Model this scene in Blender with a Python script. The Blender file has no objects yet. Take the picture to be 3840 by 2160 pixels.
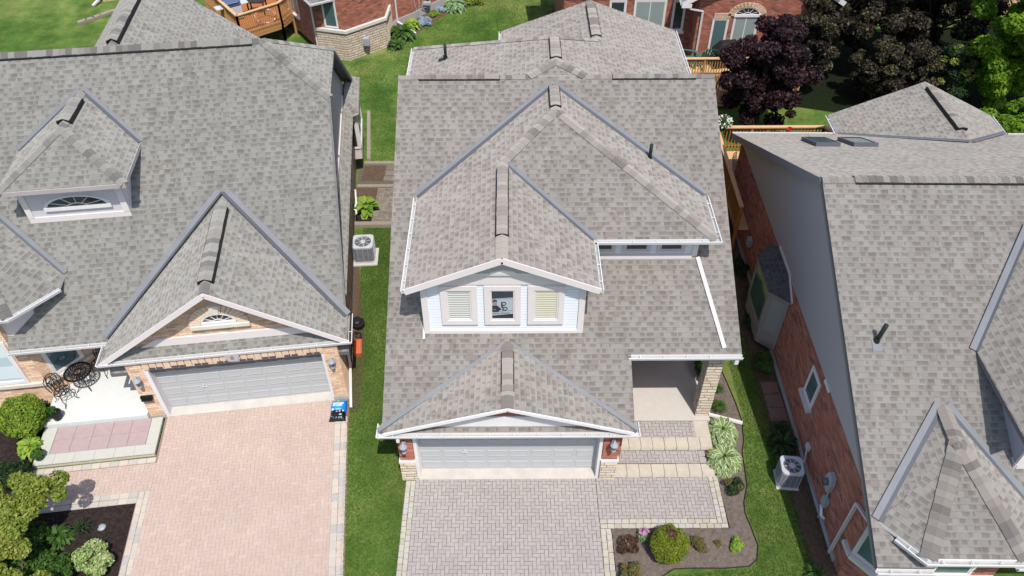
import bpy, bmesh, math, random
import numpy as np
from mathutils import Vector, Matrix
random.seed(7); NR = np.random.default_rng(11)
R = math.radians
scene = bpy.context.scene
COL = scene.collection
# ---------------------------------------------------------------- camera
cam = bpy.data.cameras.new('camera'); co = bpy.data.objects.new('camera', cam); COL.objects.link(co)
cam.sensor_width = 36; cam.lens = 2924.8/3840*36; cam.clip_start = .1; cam.clip_end = 3000
_p, _r, _y = R(44.109), R(-.2085), R(-.1001)
fw = Vector((-math.sin(_y)*math.cos(_p), math.cos(_y)*math.cos(_p), -math.sin(_p)))
ri = Vector((math.cos(_y), math.sin(_y), 0)); up = ri.cross(fw)
cx_ = ri*math.cos(_r)+up*math.sin(_r); cy_ = up*math.cos(_r)-ri*math.sin(_r)
Mx = Matrix((cx_, cy_, -fw)).transposed().to_4x4(); Mx.translation = Vector((0, 0, 19.0))
co.matrix_world = Mx; scene.camera = co
# ---------------------------------------------------------------- sky, sun, exposure
SUNV = Vector((.165, -.478, 1)).normalized()            # towards the sun
w = bpy.data.worlds.new('World'); scene.world = w; w.use_nodes = True
bg = w.node_tree.nodes['Background']; sky = w.node_tree.nodes.new('ShaderNodeTexSky')
sky.sky_type = 'NISHITA'; sky.sun_disc = False
sky.sun_elevation = math.asin(SUNV.z); sky.sun_rotation = math.atan2(SUNV.x, SUNV.y)
sky.air_density = 1.0; sky.dust_density = 1.5
w.node_tree.links.new(sky.outputs[0], bg.inputs[0]); bg.inputs[1].default_value = .15
sl = bpy.data.lights.new('sun', 'SUN'); sl.energy = 3.7; sl.angle = R(.5); sl.color = (1, .955, .9)
so = bpy.data.objects.new('sun', sl); COL.objects.link(so)
so.rotation_euler = SUNV.to_track_quat('Z', 'Y').to_euler(); so.location = (5, -15, 40)
vs = scene.view_settings; vs.view_transform = 'Standard'; vs.look = 'None'; vs.gamma = 1; vs.exposure = .08
scene.cycles.max_bounces = 6

# ---------------------------------------------------------------- node helpers
class V:
    def __init__(s, nt, k): s.nt = nt; s.k = k
    def _m(s, op, *a, clamp=False):
        n = s.nt.nodes.new('ShaderNodeMath'); n.operation = op; n.use_clamp = clamp
        for i, x in enumerate((s,)+a):
            if isinstance(x, V): s.nt.links.new(x.k, n.inputs[i])
            else: n.inputs[i].default_value = x
        return V(s.nt, n.outputs[0])
    def __add__(s, o): return s._m('ADD', o)
    def __sub__(s, o): return s._m('SUBTRACT', o)
    def __mul__(s, o): return s._m('MULTIPLY', o)
    def __truediv__(s, o): return s._m('DIVIDE', o)
    def rsub(s, o): return (s*-1)+o
    def floor(s): return s._m('FLOOR')
    def fract(s): return s._m('FRACT')
    def gt(s, o): return s._m('GREATER_THAN', o)
    def lt(s, o): return s._m('LESS_THAN', o)
    def abs(s): return s._m('ABSOLUTE')
    def pow(s, o): return s._m('POWER', o)
    def minv(s, o): return s._m('MINIMUM', o)
    def maxv(s, o): return s._m('MAXIMUM', o)
    def sat(s): return s._m('ADD', 0., clamp=True)
    def sin(s): return s._m('SINE')
class MT:
    def __init__(s, name, rough=.8, metal=0., spec=.3):
        s.m = bpy.data.materials.new(name); s.m.use_nodes = True; s.nt = s.m.node_tree
        s.b = s.nt.nodes['Principled BSDF']; s.b.inputs['Roughness'].default_value = rough
        s.b.inputs['Metallic'].default_value = metal; s.b.inputs['Diffuse Roughness'].default_value = 1. if rough > .8 else .3; s.b.inputs['Specular IOR Level'].default_value = spec
    def n(s, t): return s.nt.nodes.new(t)
    def l(s, a, b): s.nt.links.new(a.k if isinstance(a, V) else a, b)
    def uv(s):
        n = s.n('ShaderNodeUVMap'); x = s.n('ShaderNodeSeparateXYZ'); s.l(n.outputs[0], x.inputs[0]); s._uv = n.outputs[0]
        return V(s.nt, x.outputs[0]), V(s.nt, x.outputs[1])
    def pos(s):
        n = s.n('ShaderNodeNewGeometry'); x = s.n('ShaderNodeSeparateXYZ'); s.l(n.outputs['Position'], x.inputs[0]); s._p = n.outputs['Position']
        return [V(s.nt, x.outputs[i]) for i in range(3)]
    def comb(s, *a):
        n = s.n('ShaderNodeCombineXYZ')
        for i, x in enumerate(a):
            if isinstance(x, V): s.l(x, n.inputs[i])
            else: n.inputs[i].default_value = x
        return n.outputs[0]
    def wn(s, a, b=0., c=0.):
        n = s.n('ShaderNodeTexWhiteNoise'); n.noise_dimensions = '3D'; s.l(s.comb(a, b, c), n.inputs['Vector']); return V(s.nt, n.outputs[0])
    def noise(s, scale, detail=3, rough=.6, vec=None, stretch=None):
        n = s.n('ShaderNodeTexNoise'); n.inputs['Scale'].default_value = scale; n.inputs['Detail'].default_value = detail; n.inputs['Roughness'].default_value = rough
        if vec is None:
            g = s.n('ShaderNodeNewGeometry'); vec = g.outputs['Position']
        if stretch:
            mp = s.n('ShaderNodeVectorMath'); mp.operation = 'MULTIPLY'; s.l(vec, mp.inputs[0]); mp.inputs[1].default_value = stretch; vec = mp.outputs[0]
        s.l(vec, n.inputs['Vector']); return V(s.nt, n.outputs[0])
    def attr(s, name='rnd'):
        n = s.n('ShaderNodeAttribute'); n.attribute_name = name; return V(s.nt, n.outputs['Fac'])
    def obr(s):
        n = s.n('ShaderNodeObjectInfo'); return V(s.nt, n.outputs['Random'])
    def ramp(s, fac, stops, const=False):
        n = s.n('ShaderNodeValToRGB'); cr = n.color_ramp; cr.interpolation = 'CONSTANT' if const else 'LINEAR'
        while len(cr.elements) < len(stops): cr.elements.new(.5)
        for e, (p, c) in zip(cr.elements, stops): e.position = p; e.color = (*c, 1)
        s.l(fac, n.inputs[0]); return n.outputs[0]
    def mix(s, f, a, b, mode='MIX'):
        n = s.n('ShaderNodeMix'); n.data_type = 'RGBA'; n.blend_type = mode
        if isinstance(f, V): s.l(f, n.inputs[0])
        else: n.inputs[0].default_value = f
        for i, x in ((6, a), (7, b)):
            if isinstance(x, tuple): n.inputs[i].default_value = (*x, 1)
            else: s.l(x, n.inputs[i])
        return n.outputs[2]
    def mul(s, col, f):                       # colour * scalar V
        n = s.n('ShaderNodeVectorMath'); n.operation = 'SCALE'
        if isinstance(col, tuple): n.inputs[0].default_value = col
        else: s.l(col, n.inputs[0])
        if isinstance(f, V): s.l(f, n.inputs['Scale'])
        else: n.inputs['Scale'].default_value = f
        return n.outputs[0]
    def color(s, c):
        if isinstance(c, tuple): s.b.inputs['Base Color'].default_value = (*c, 1)
        else: s.l(c, s.b.inputs['Base Color'])
        return s
    def bump(s, h, dist=.01, strength=1.):
        n = s.n('ShaderNodeBump'); n.inputs['Distance'].default_value = dist; n.inputs['Strength'].default_value = strength
        s.l(h, n.inputs['Height']); s.l(n.outputs[0], s.b.inputs['Normal']); return s
def plain(name, c, rough=.6, metal=0., spec=.3, var=.12, scale=3.):
    t = MT(name, rough, metal, spec); f = t.noise(scale, 4, .65)
    t.color(t.mul(c, f*(2*var)+(1-var))); return t.m

# ---------------------------------------------------------------- materials
EXPO = .147
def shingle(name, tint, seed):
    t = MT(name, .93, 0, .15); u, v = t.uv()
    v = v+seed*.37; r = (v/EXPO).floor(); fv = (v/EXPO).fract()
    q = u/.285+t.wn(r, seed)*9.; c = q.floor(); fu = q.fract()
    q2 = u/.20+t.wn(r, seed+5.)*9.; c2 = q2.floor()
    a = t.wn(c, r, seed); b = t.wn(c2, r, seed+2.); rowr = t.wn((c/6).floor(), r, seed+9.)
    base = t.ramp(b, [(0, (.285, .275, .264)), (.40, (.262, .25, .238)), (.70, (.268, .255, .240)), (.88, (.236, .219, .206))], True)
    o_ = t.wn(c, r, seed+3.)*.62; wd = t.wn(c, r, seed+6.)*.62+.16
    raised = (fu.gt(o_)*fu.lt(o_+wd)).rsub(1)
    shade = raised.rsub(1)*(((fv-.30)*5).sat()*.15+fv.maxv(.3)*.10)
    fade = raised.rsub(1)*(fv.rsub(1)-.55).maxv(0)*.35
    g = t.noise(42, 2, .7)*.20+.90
    line = fv.lt(.07)*.26+(t.wn(c, r, 4.)*.9-fu).abs().lt(.022)*.06+fv.gt(.93)*raised.rsub(1)*.10  # lower row edge painted as butt shadow; narrow lines are tab cuts
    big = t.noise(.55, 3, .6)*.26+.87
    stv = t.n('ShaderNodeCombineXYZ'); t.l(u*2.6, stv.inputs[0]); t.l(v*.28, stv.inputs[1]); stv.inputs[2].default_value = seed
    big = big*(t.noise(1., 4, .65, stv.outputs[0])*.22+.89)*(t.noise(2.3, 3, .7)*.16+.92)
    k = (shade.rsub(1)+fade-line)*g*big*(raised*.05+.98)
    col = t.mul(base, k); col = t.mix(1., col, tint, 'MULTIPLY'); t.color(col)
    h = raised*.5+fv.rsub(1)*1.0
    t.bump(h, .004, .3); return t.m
SH_C = shingle('shingle_beige_grey', (1.13, 1.08, 1.02), 1.)
SH_L = shingle('shingle_green_grey', (1.07, 1.08, 1.03), 4.)
SH_R = shingle('shingle_warm_grey', (1.13, 1.095, 1.035), 7.)
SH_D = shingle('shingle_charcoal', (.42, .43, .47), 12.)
SH_B = shingle('shingle_grey', (.85, .86, .88), 9.)
def capmat(name, tint):
    t = MT(name, .93, 0, .15); a = t.attr()
    base = t.ramp(a, [(0, (.31, .295, .272)), (.35, (.235, .222, .208)), (.6, (.275, .255, .236)), (.8, (.185, .172, .163))], True)
    t.color(t.mix(1., t.mul(base, (t.noise(40, 2, .7)*.3+.85)), tint, 'MULTIPLY')); return t.m
CAP_C = capmat('cap_beige', (1.12, 1.08, 1.04)); CAP_L = capmat('cap_green', (.98, 1.0, .99)); CAP_R = capmat('cap_warm', (1.03, .99, .955))
def brick(name, cols, mortar, bw=.235, bh=.0762, dark=.12, mw=.07):
    t = MT(name, .88, 0, .2); u, v = t.uv()
    r = (v/bh).floor(); fv = (v/bh).fract(); q = u/bw+(r*.5).fract(); c = q.floor(); fu = q.fract()
    a = t.wn(c, r, 3.)
    base = t.ramp(a, cols, True)
    m = fv.lt(mw*1.6).maxv(fu.lt(mw*.62))
    col = t.mix(m, t.mul(base, t.noise(25, 3)*.4+.8), mortar)
    t.color(t.mul(col, t.noise(.9, 3)*.24+.88)); t.bump(m.rsub(1), .008, .8); return t.m
BR_RED = brick('brick_red', [(0, (.36, .125, .082)), (.3, (.42, .16, .105)), (.55, (.33, .11, .078)), (.8, (.46, .19, .13)), (.93, (.17, .085, .065))], (.29, .20, .15))
BR_TAN = brick('brick_tan', [(0, (.66, .45, .30)), (.3, (.72, .52, .36)), (.55, (.60, .395, .26)), (.8, (.76, .56, .40)), (.94, (.50, .33, .22))], (.42, .35, .29))
def stonemat(name, cols, mortar, bw=.42, bh=.125):
    t = MT(name, .9, 0, .2); u, v = t.uv()
    wob = t.noise(2.2, 3, .6)
    v = v+wob*.09; u = u+wob*.12
    r = (v/bh).floor(); fv = (v/bh).fract(); q = u/bw+t.wn(r, 1.)*5; c = q.floor(); fu = q.fract()
    a = t.wn(c, r, 3.); base = t.ramp(a, cols, False)
    m = fv.lt(.12).maxv(fu.lt(.045)); col = t.mix(m, t.mul(base, t.noise(14, 4)*.5+.75), mortar)
    t.color(col); edge = (fv-.5).abs().rsub(.5).minv(.2)*5
    t.bump(edge*m.rsub(1)+t.noise(9, 4)*.6, .03, .9); return t.m
STONE = stonemat('stone_veneer', [(0, (.50, .42, .32)), (.5, (.62, .54, .43)), (1, (.55, .44, .33))], (.20, .16, .12))
def siding(name, c, h=.105, dark=.55):
    t = MT(name, .5, 0, .35); u, v = t.uv(); f = (v/h).fract()
    t.color(t.mul(c, f.lt(.09)*-(1-dark)+1)); t.bump(f.rsub(1), .012, .8); return t.m
SD_BLUE = siding('siding_pale_blue', (.77, .805, .84), .1, .72)
SD_GREY = siding('siding_grey', (.46, .445, .465), .105, .85)
WHITE = plain('white_trim', (.76, .735, .715), .45, 0, .4, .12, 1.5)
WPINK = plain('cream_trim', (.74, .68, .66), .45, 0, .4, .05)
GUT = plain('gutter_white', (.74, .73, .72), .4, 0, .45, .05)
BAYT = plain('bay_taupe', (.33, .30, .29), .55)
TRIMG = plain('taupe_trim', (.60, .565, .55), .5, 0, .4, .05)
DARKT = plain('dark_brown_trim', (.045, .035, .032), .5)
SOFF = plain('soffit', (.44, .385, .38), .6)
VENT = plain('vent_black', (.015, .015, .016), .6)
BLK = plain('black_metal', (.018, .017, .017), .45, .3)
BLKP = plain('black_plastic', (.02, .02, .021), .5)
PIPE = plain('black_pipe', (.02, .024, .022), .4)
DRIP = plain('drip_edge', (.15, .145, .15), .6)
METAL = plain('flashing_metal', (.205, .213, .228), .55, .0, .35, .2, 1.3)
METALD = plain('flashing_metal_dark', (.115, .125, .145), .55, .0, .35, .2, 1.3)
GREYM = plain('grey_metal', (.42, .45, .48), .5, .2)
GREYL = plain('light_grey_metal', (.62, .64, .67), .45, .1)
DOORG = plain('garage_door_grey', (.50, .505, .50), .5, 0, .35, .05)
CONC = plain('concrete', (.56, .53, .48), .85, 0, .2, .22, 2.2)
CONCG = plain('foundation_concrete', (.36, .35, .33), .9, 0, .2, .2, 2.)
PORCHW = plain('porch_white_concrete', (.65, .665, .64), .8, 0, .2, .08, 6.)
PORCHB = plain('porch_beige_concrete', (.55, .51, .46), .8, 0, .2, .1, 6.)
STEPST = plain('step_stone', (.53, .475, .39), .85, 0, .2, .22, 4.)
BEIGEST = plain('beige_slab', (.52, .51, .455), .85, 0, .2, .1, 5.)
PINKST = plain('pink_flagstone', (.43, .335, .325), .85, 0, .2, .16, 6.)
TIMBER = plain('grey_timber', (.30, .26, .21), .9, 0, .2, .3, 8.)
WOOD = plain('deck_wood', (.50, .27, .105), .65, 0, .3, .25, 6.)
WOODL = plain('deck_wood_light', (.66, .42, .22), .65, 0, .3, .2, 6.)
WOODR = plain('deck_wood_red', (.42, .16, .055), .6, 0, .3, .25, 6.)
TERRA = plain('terracotta', (.62, .16, .075), .6, 0, .3, .1)
TEALP = plain('teal_glazed_pot', (.03, .10, .10), .3, 0, .5, .1)
GREENC = plain('green_painted', (.05, .16, .125), .5, 0, .4, .1)
BLUEC = plain('blue_cover', (.07, .12, .24), .5, 0, .4, .15)
PVC = plain('white_pvc', (.80, .80, .79), .4)
PINKP = plain('pink_plastic', (.65, .24, .38), .4)
SKIN = plain('printed_skin', (.33, .25, .21), .5); PRINTD = plain('printed_dark', (.035, .04, .05), .5); POSTER = plain('poster_grey', (.42, .47, .50), .5, 0, .3, .05)
BARK = plain('bark', (.12, .09, .07), .95, 0, .1, .4, 14.)
JOINT = plain('joint_sand', (.13, .12, .095), .95, 0, .1, .25, 9.)
JOINTP = plain('joint_sand_pink', (.30, .215, .18), .95, 0, .1, .2, 9.)
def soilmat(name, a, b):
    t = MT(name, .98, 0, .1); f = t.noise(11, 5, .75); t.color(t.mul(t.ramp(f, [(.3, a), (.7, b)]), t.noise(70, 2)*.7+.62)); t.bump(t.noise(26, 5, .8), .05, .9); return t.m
SOIL = soilmat('soil', (.115, .092, .078), (.23, .19, .16)); MULCH = soilmat('mulch', (.012, .009, .009), (.06, .045, .04)); SOILB = soilmat('soil_brown', (.09, .06, .04), (.17, .12, .085))
def glass(name, tint, rough=.06):
    t = MT(name, rough, 0, .6); t.color(t.mul(tint, t.noise(1.6, 2)*.9+.55)); return t.m
GLASS = glass('window_glass', (.035, .05, .055)); GLASST = glass('window_glass_teal', (.075, .135, .14)); SKYG = glass('skylight_glass', (.10, .16, .15))
def blindmat(name, c, d, h=.082):
    t = MT(name, .5, 0, .35); u, v = t.uv(); f = (v/h).fract(); t.color(t.mix(f.lt(.42), c, d)); t.bump(f, .01, .5); return t.m
BLINDW = blindmat('blind_green_white', (.80, .80, .75), (.38, .39, .33)); BLINDY = blindmat('blind_cream', (.84, .80, .64), (.46, .43, .30)); BLINDG = blindmat('blind_grey', (.42, .48, .47), (.16, .21, .21), .045)
def lawnmat():
    t = MT('lawn_grass', .9, 0, .15); x, y, z = t.pos()
    f = t.noise(1.1, 5, .7); f2 = t.noise(.22, 3, .6); f3 = t.noise(6, 5, .8)
    k = (f*.75+f2*.75+f3*.4-.40).sat()
    base = t.ramp(k, [(.28, (.036, .088, .016)), (.46, (.072, .142, .024)), (.60, (.130, .195, .042)), (.80, (.23, .24, .08))])
    stripe = ((x*.94+y*.34+t.noise(.3, 2)*1.4)*2.9).sin()*.10+((x+t.noise(.5, 2)*.5)*7.3).sin()*.05+1.
    t.color(t.mul(base, stripe*(t.noise(60, 3, .8)*1.0+.5))); t.bump(t.noise(45, 4, .8), .05, .9); return t.m
LAWN = lawnmat()
def leafmat(name, cols, trans=.25, rough=.55, spec=.3):
    t = MT(name, rough, 0, spec); a = t.attr(); c = t.ramp(a, cols); t.color(c)
    tr = t.n('ShaderNodeBsdfTranslucent'); t.l(c, tr.inputs[0]); mx = t.n('ShaderNodeMixShader'); mx.inputs[0].default_value = trans
    out = t.nt.nodes['Material Output']; t.l(t.b.outputs[0], mx.inputs[1]); t.l(tr.outputs[0], mx.inputs[2]); t.l(mx.outputs[0], out.inputs[0]); return t.m
L_BLADE = leafmat('grass_blade', [(0, (.05, .12, .016)), (.5, (.095, .185, .025)), (1, (.22, .26, .075))])
L_BOX = leafmat('boxwood_leaf', [(0, (.07, .14, .010)), (.5, (.19, .30, .025)), (1, (.34, .44, .06))])
L_LIME = leafmat('lime_leaf', [(0, (.13, .26, .02)), (1, (.36, .50, .07))])
L_GREEN = leafmat('green_leaf', [(0, (.025, .07, .012)), (1, (.09, .19, .03))])
L_DK = leafmat('dark_green_leaf', [(0, (.012, .03, .010)), (1, (.05, .10, .03))])
L_OLIVE = leafmat('olive_leaf', [(0, (.09, .16, .016)), (.6, (.25, .31, .045)), (.88, (.36, .37, .08)), (1, (.34, .17, .07))])
L_PURP = leafmat('purple_maple_leaf', [(0, (.008, .004, .006)), (.6, (.026, .009, .012)), (1, (.075, .032, .034))], .12)
L_BRON = leafmat('bronze_maple_leaf', [(0, (.010, .007, .005)), (.6, (.030, .020, .012)), (.8, (.075, .07, .026)), (1, (.20, .19, .08))], .12)
L_BRIGHT = leafmat('bright_maple_leaf', [(0, (.06, .14, .010)), (.6, (.17, .32, .015)), (1, (.34, .48, .035))], .35)
L_CEDAR = leafmat('golden_cedar', [(0, (.09, .11, .008)), (.5, (.20, .25, .02)), (1, (.33, .38, .05))])
L_RUST = leafmat('rust_leaf', [(0, (.06, .085, .02)), (.5, (.16, .17, .05)), (.8, (.24, .16, .06)), (1, (.30, .11, .05))])
L_DEAD = leafmat('dead_twig', [(0, (.035, .018, .012)), (.7, (.12, .06, .04)), (1, (.36, .26, .16))], .05)
L_VAR = leafmat('variegated_leaf', [(0, (.12, .22, .03)), (.5, (.34, .46, .14)), (1, (.66, .70, .42))])
L_BLUE = leafmat('blue_flower', [(0, (.12, .20, .12)), (.4, (.38, .50, .62)), (1, (.62, .72, .82))])
L_HOSTA = leafmat('hosta_green', [(0, (.12, .21, .05)), (1, (.27, .38, .11))]); L_HOSTW = leafmat('hosta_margin', [(0, (.55, .62, .38)), (1, (.78, .82, .60))])
L_HOSTP = leafmat('hosta_pale', [(0, (.16, .29, .12)), (1, (.33, .48, .25))])
L_WHITEF = leafmat('white_petal', [(0, (.75, .75, .70)), (1, (.85, .85, .8))]); L_REDF = leafmat('red_petal', [(0, (.55, .02, .04)), (1, (.75, .05, .10))]); L_PINKF = leafmat('pink_petal', [(0, (.55, .22, .45)), (1, (.7, .4, .6))])
def paver(name, stops, jit=.3):
    t = MT(name, .9, 0, .2); a = t.attr(); c = t.ramp(a, stops)
    st = (t.noise(.8, 5, .7)-.60).maxv(0)*-.7
    t.color(t.mul(c, t.noise(.5, 3)*.22+t.noise(18, 4, .7)*jit+.74+st)); t.bump(t.noise(40, 3), .004, .5); return t.m
PV_GREY = paver('paver_grey', [(0, (.40, .365, .345)), (.5, (.425, .39, .37)), (1, (.45, .41, .385))], .22)
PV_PINK = paver('paver_pink', [(0, (.52, .41, .345)), (.5, (.55, .435, .365)), (.8, (.53, .43, .38)), (1, (.575, .46, .385))], .2)
PV_EDGE = paver('paver_cream', [(0, (.44, .405, .33)), (.5, (.52, .48, .395)), (1, (.47, .46, .44))])
PV_EDGEL = paver('paver_pale', [(0, (.44, .42, .395)), (.35, (.51, .47, .42)), (.7, (.56, .50, .43)), (1, (.55, .46, .40))])
PV_DULL = paver('paver_dull', [(0, (.19, .165, .14)), (1, (.30, .26, .22))])
# ---------------------------------------------------------------- mesh builder
SH = {}
class MB:
    def __init__(s): s.v = []; s.f = []; s.mi = []; s.r = []; s.cur = 0; s.rv = .5; s.starts = []
    def m(s, i): s.cur = i; return s
    def each(s, name, mats, parent=None, **k):
        out = []; A = s.starts+[len(s.f)]
        for i in range(len(s.starts)):
            q = MB(); fs = s.f[A[i]:A[i+1]]; lo = min(min(f) for f in fs); hi = max(max(f) for f in fs)
            q.v = s.v[lo:hi+1]; q.f = [tuple(j-lo for j in f) for f in fs]; q.mi = s.mi[A[i]:A[i+1]]; q.r = s.r[A[i]:A[i+1]]; out.append(q.build(name, mats, parent, **k))
        return out
    def face(s, pts):
        s.starts.append(len(s.f)); n = len(s.v); s.v += [tuple(p) for p in pts]; s.f.append(tuple(range(n, n+len(pts)))); s.mi.append(s.cur); s.r.append(s.rv)
    def shape(s, vs_, fs):
        s.starts.append(len(s.f)); n = len(s.v); s.v += [tuple(p) for p in vs_]
        for f in fs: s.f.append(tuple(n+i for i in f)); s.mi.append(s.cur); s.r.append(s.rv)
    def box(s, x0, y0, z0, x1, y1, z1):
        s.shape([(x0, y0, z0), (x1, y0, z0), (x1, y1, z0), (x0, y1, z0), (x0, y0, z1), (x1, y0, z1), (x1, y1, z1), (x0, y1, z1)],
                [(0, 3, 2, 1), (4, 5, 6, 7), (0, 1, 5, 4), (1, 2, 6, 5), (2, 3, 7, 6), (3, 0, 4, 7)]); return s
    def beam(s, p, q, w_, h, up_=(0, 0, 1)):
        p, q = Vector(p), Vector(q); d = (q-p).normalized(); u = Vector(up_); sd = d.cross(u)
        if sd.length < 1e-4: sd = d.cross(Vector((0, 1, 0)))
        sd.normalize(); u = sd.cross(d); a, b = sd*w_/2, u*h/2
        vs_ = [p-a-b, p+a-b, p+a+b, p-a+b, q-a-b, q+a-b, q+a+b, q-a+b]
        s.shape(vs_, [(0, 1, 2, 3), (7, 6, 5, 4), (0, 4, 5, 1), (1, 5, 6, 2), (2, 6, 7, 3), (3, 7, 4, 0)]); return s
    def tube(s, pts, r, n=8, r1=None, cap=True):
        pts = [Vector(p) for p in pts]; rs = [r+((r1 if r1 is not None else r)-r)*i/max(1, len(pts)-1) for i in range(len(pts))]
        rings = []
        for i, p in enumerate(pts):
            d = (pts[min(i+1, len(pts)-1)]-pts[max(i-1, 0)]).normalized(); a = d.orthogonal() if abs(d.z) > .9 else d.cross(Vector((0, 0, 1)))
            a.normalize(); b = d.cross(a)
            rings.append([p+(a*math.cos(2*math.pi*k/n)+b*math.sin(2*math.pi*k/n))*rs[i] for k in range(n)])
        vs_ = [q for g in rings for q in g]; fs = []
        for i in range(len(pts)-1):
            for k in range(n): fs.append((i*n+k, i*n+(k+1) % n, (i+1)*n+(k+1) % n, (i+1)*n+k))
        if cap: fs += [tuple(range(n))[::-1], tuple(range((len(pts)-1)*n, len(pts)*n))]
        s.shape(vs_, fs); return s
    def lathe(s, prof, c=(0, 0, 0), n=16, sx=1, sy=1, cap=True):
        vs_ = [(c[0]+r*math.cos(2*math.pi*k/n)*sx, c[1]+r*math.sin(2*math.pi*k/n)*sy, c[2]+z) for r, z in prof for k in range(n)]; fs = []
        for i in range(len(prof)-1):
            for k in range(n): fs.append((i*n+k, i*n+(k+1) % n, (i+1)*n+(k+1) % n, (i+1)*n+k))
        if cap: fs += [tuple(range(n))[::-1], tuple(range((len(prof)-1)*n, len(prof)*n))]
        s.shape(vs_, fs); return s
    def prism(s, poly, z0, z1):
        n = len(poly); s.shape([(x, y, z0) for x, y in poly]+[(x, y, z1) for x, y in poly], [tuple(range(n))[::-1], tuple(range(n, 2*n))]+[(i, (i+1) % n, n+(i+1) % n, n+i) for i in range(n)]); return s
    def exx(s, prof, x0, x1):                # (y,z) profile between two x
        n = len(prof); s.shape([(x0, y, z) for y, z in prof]+[(x1, y, z) for y, z in prof], [tuple(range(n))[::-1], tuple(range(n, 2*n))]+[(i, (i+1) % n, n+(i+1) % n, n+i) for i in range(n)]); return s
    def exy(s, prof, y0, y1):
        n = len(prof); s.shape([(x, y0, z) for x, z in prof]+[(x, y1, z) for x, z in prof], [tuple(range(n)), tuple(range(n, 2*n))[::-1]]+[(i, n+i, n+(i+1) % n, (i+1) % n) for i in range(n)]); return s
    def slab(s, poly, th=.06, lift=0.):      # roof slab: top in mat 0, edges and underside in mat 1
        n = len(poly); t = [Vector(p)+Vector((0, 0, lift)) for p in poly]; b = [p-Vector((0, 0, th)) for p in t]
        a = Vector((0, 0, 0))
        for i in range(n): a += t[i].cross(t[(i+1) % n])
        if a.z < 0: t.reverse(); b.reverse()
        s.cur = 0; s.face(t); s.cur = 1; s.face(b[::-1])
        for i in range(n): j = (i+1) % n; s.face([t[i], b[i], b[j], t[j]])
        s.cur = 0; return s
    def build(s, name, mats, parent=None, smooth=False, bevel=0, fix=True):
        me = bpy.data.meshes.new(name); sh = SH.get(parent.name if parent and parent.parent is None else (parent.parent.name if parent and parent.parent else ''), (0, 0, 0))
        A = np.array(s.v, float)-np.array(sh)
        me.from_pydata(A.tolist(), [], s.f)
        if not isinstance(mats, (list, tuple)): mats = [mats]
        for m_ in mats: me.materials.append(m_)
        me.polygons.foreach_set('material_index', [min(i, len(mats)-1) for i in s.mi])
        at = me.attributes.new('rnd', 'FLOAT', 'FACE'); at.data.foreach_set('value', s.r)
        uvl = me.uv_layers.new(name='UVMap'); A2 = np.array(s.v, float); uvs = np.zeros((len(me.loops), 2))
        me.update()
        for p in me.polygons:
            n = p.normal
            if abs(n.z) > .985: tu, tv = Vector((1, 0, 0)), Vector((0, 1, 0))
            else:
                tu = Vector((0, 0, 1)).cross(n).normalized(); tv = n.cross(tu)
            for li in p.loop_indices:
                c = A2[me.loops[li].vertex_index]; uvs[li] = (c[0]*tu.x+c[1]*tu.y+c[2]*tu.z, c[0]*tv.x+c[1]*tv.y+c[2]*tv.z)
        uvl.data.foreach_set('uv', uvs.ravel())
        if smooth: me.polygons.foreach_set('use_smooth', [True]*len(me.polygons))
        o = bpy.data.objects.new(name, me); COL.objects.link(o)
        if parent: o.parent = parent
        if bevel:
            bm = bmesh.new(); bm.from_mesh(me); bmesh.ops.remove_doubles(bm, verts=bm.verts, dist=1e-4)
            bmesh.ops.bevel(bm, geom=[e for e in bm.edges if e.is_manifold and e.calc_face_angle(0) > .5], offset=bevel, segments=2, affect='EDGES', profile=.6); bm.to_mesh(me); bm.free()
        return o
def thing(name, label, cat, loc=(0, 0, 0), rz=0, group=None, shift=None):
    o = bpy.data.objects.new(name, None); COL.objects.link(o); o.location = loc; o.rotation_euler = (0, 0, R(rz)); o['label'] = label; o['category'] = cat
    o.empty_display_size = .2
    if group: o['group'] = group
    if shift is not None: SH[o.name] = shift
    return o
def tag(o, label, cat, group=None, loc=None, rz=None):
    o['label'] = label; o['category'] = cat
    if group: o['group'] = group
    if loc is not None: o.location = loc
    if rz is not None: o.rotation_euler = (0, 0, R(rz))
    return o
def struct(o): o['kind'] = 'structure'; return o
def copy_tree(o, parent=None):
    c = o.copy(); COL.objects.link(c); c.parent = parent
    for ch in list(o.children): copy_tree(ch, c)
    return c
class Fr:
    def __init__(s, o, deg): s.o = o; s.d = deg; a = R(deg); s.c, s.s = math.cos(a), math.sin(a)
    def W(s, x, y, z=0.): return (s.o[0]+x*s.c-y*s.s, s.o[1]+x*s.s+y*s.c, z)
LF = Fr((-5.47, 15.046), 7.0); RF = Fr((8.33, 15.648), -1.0)
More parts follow.
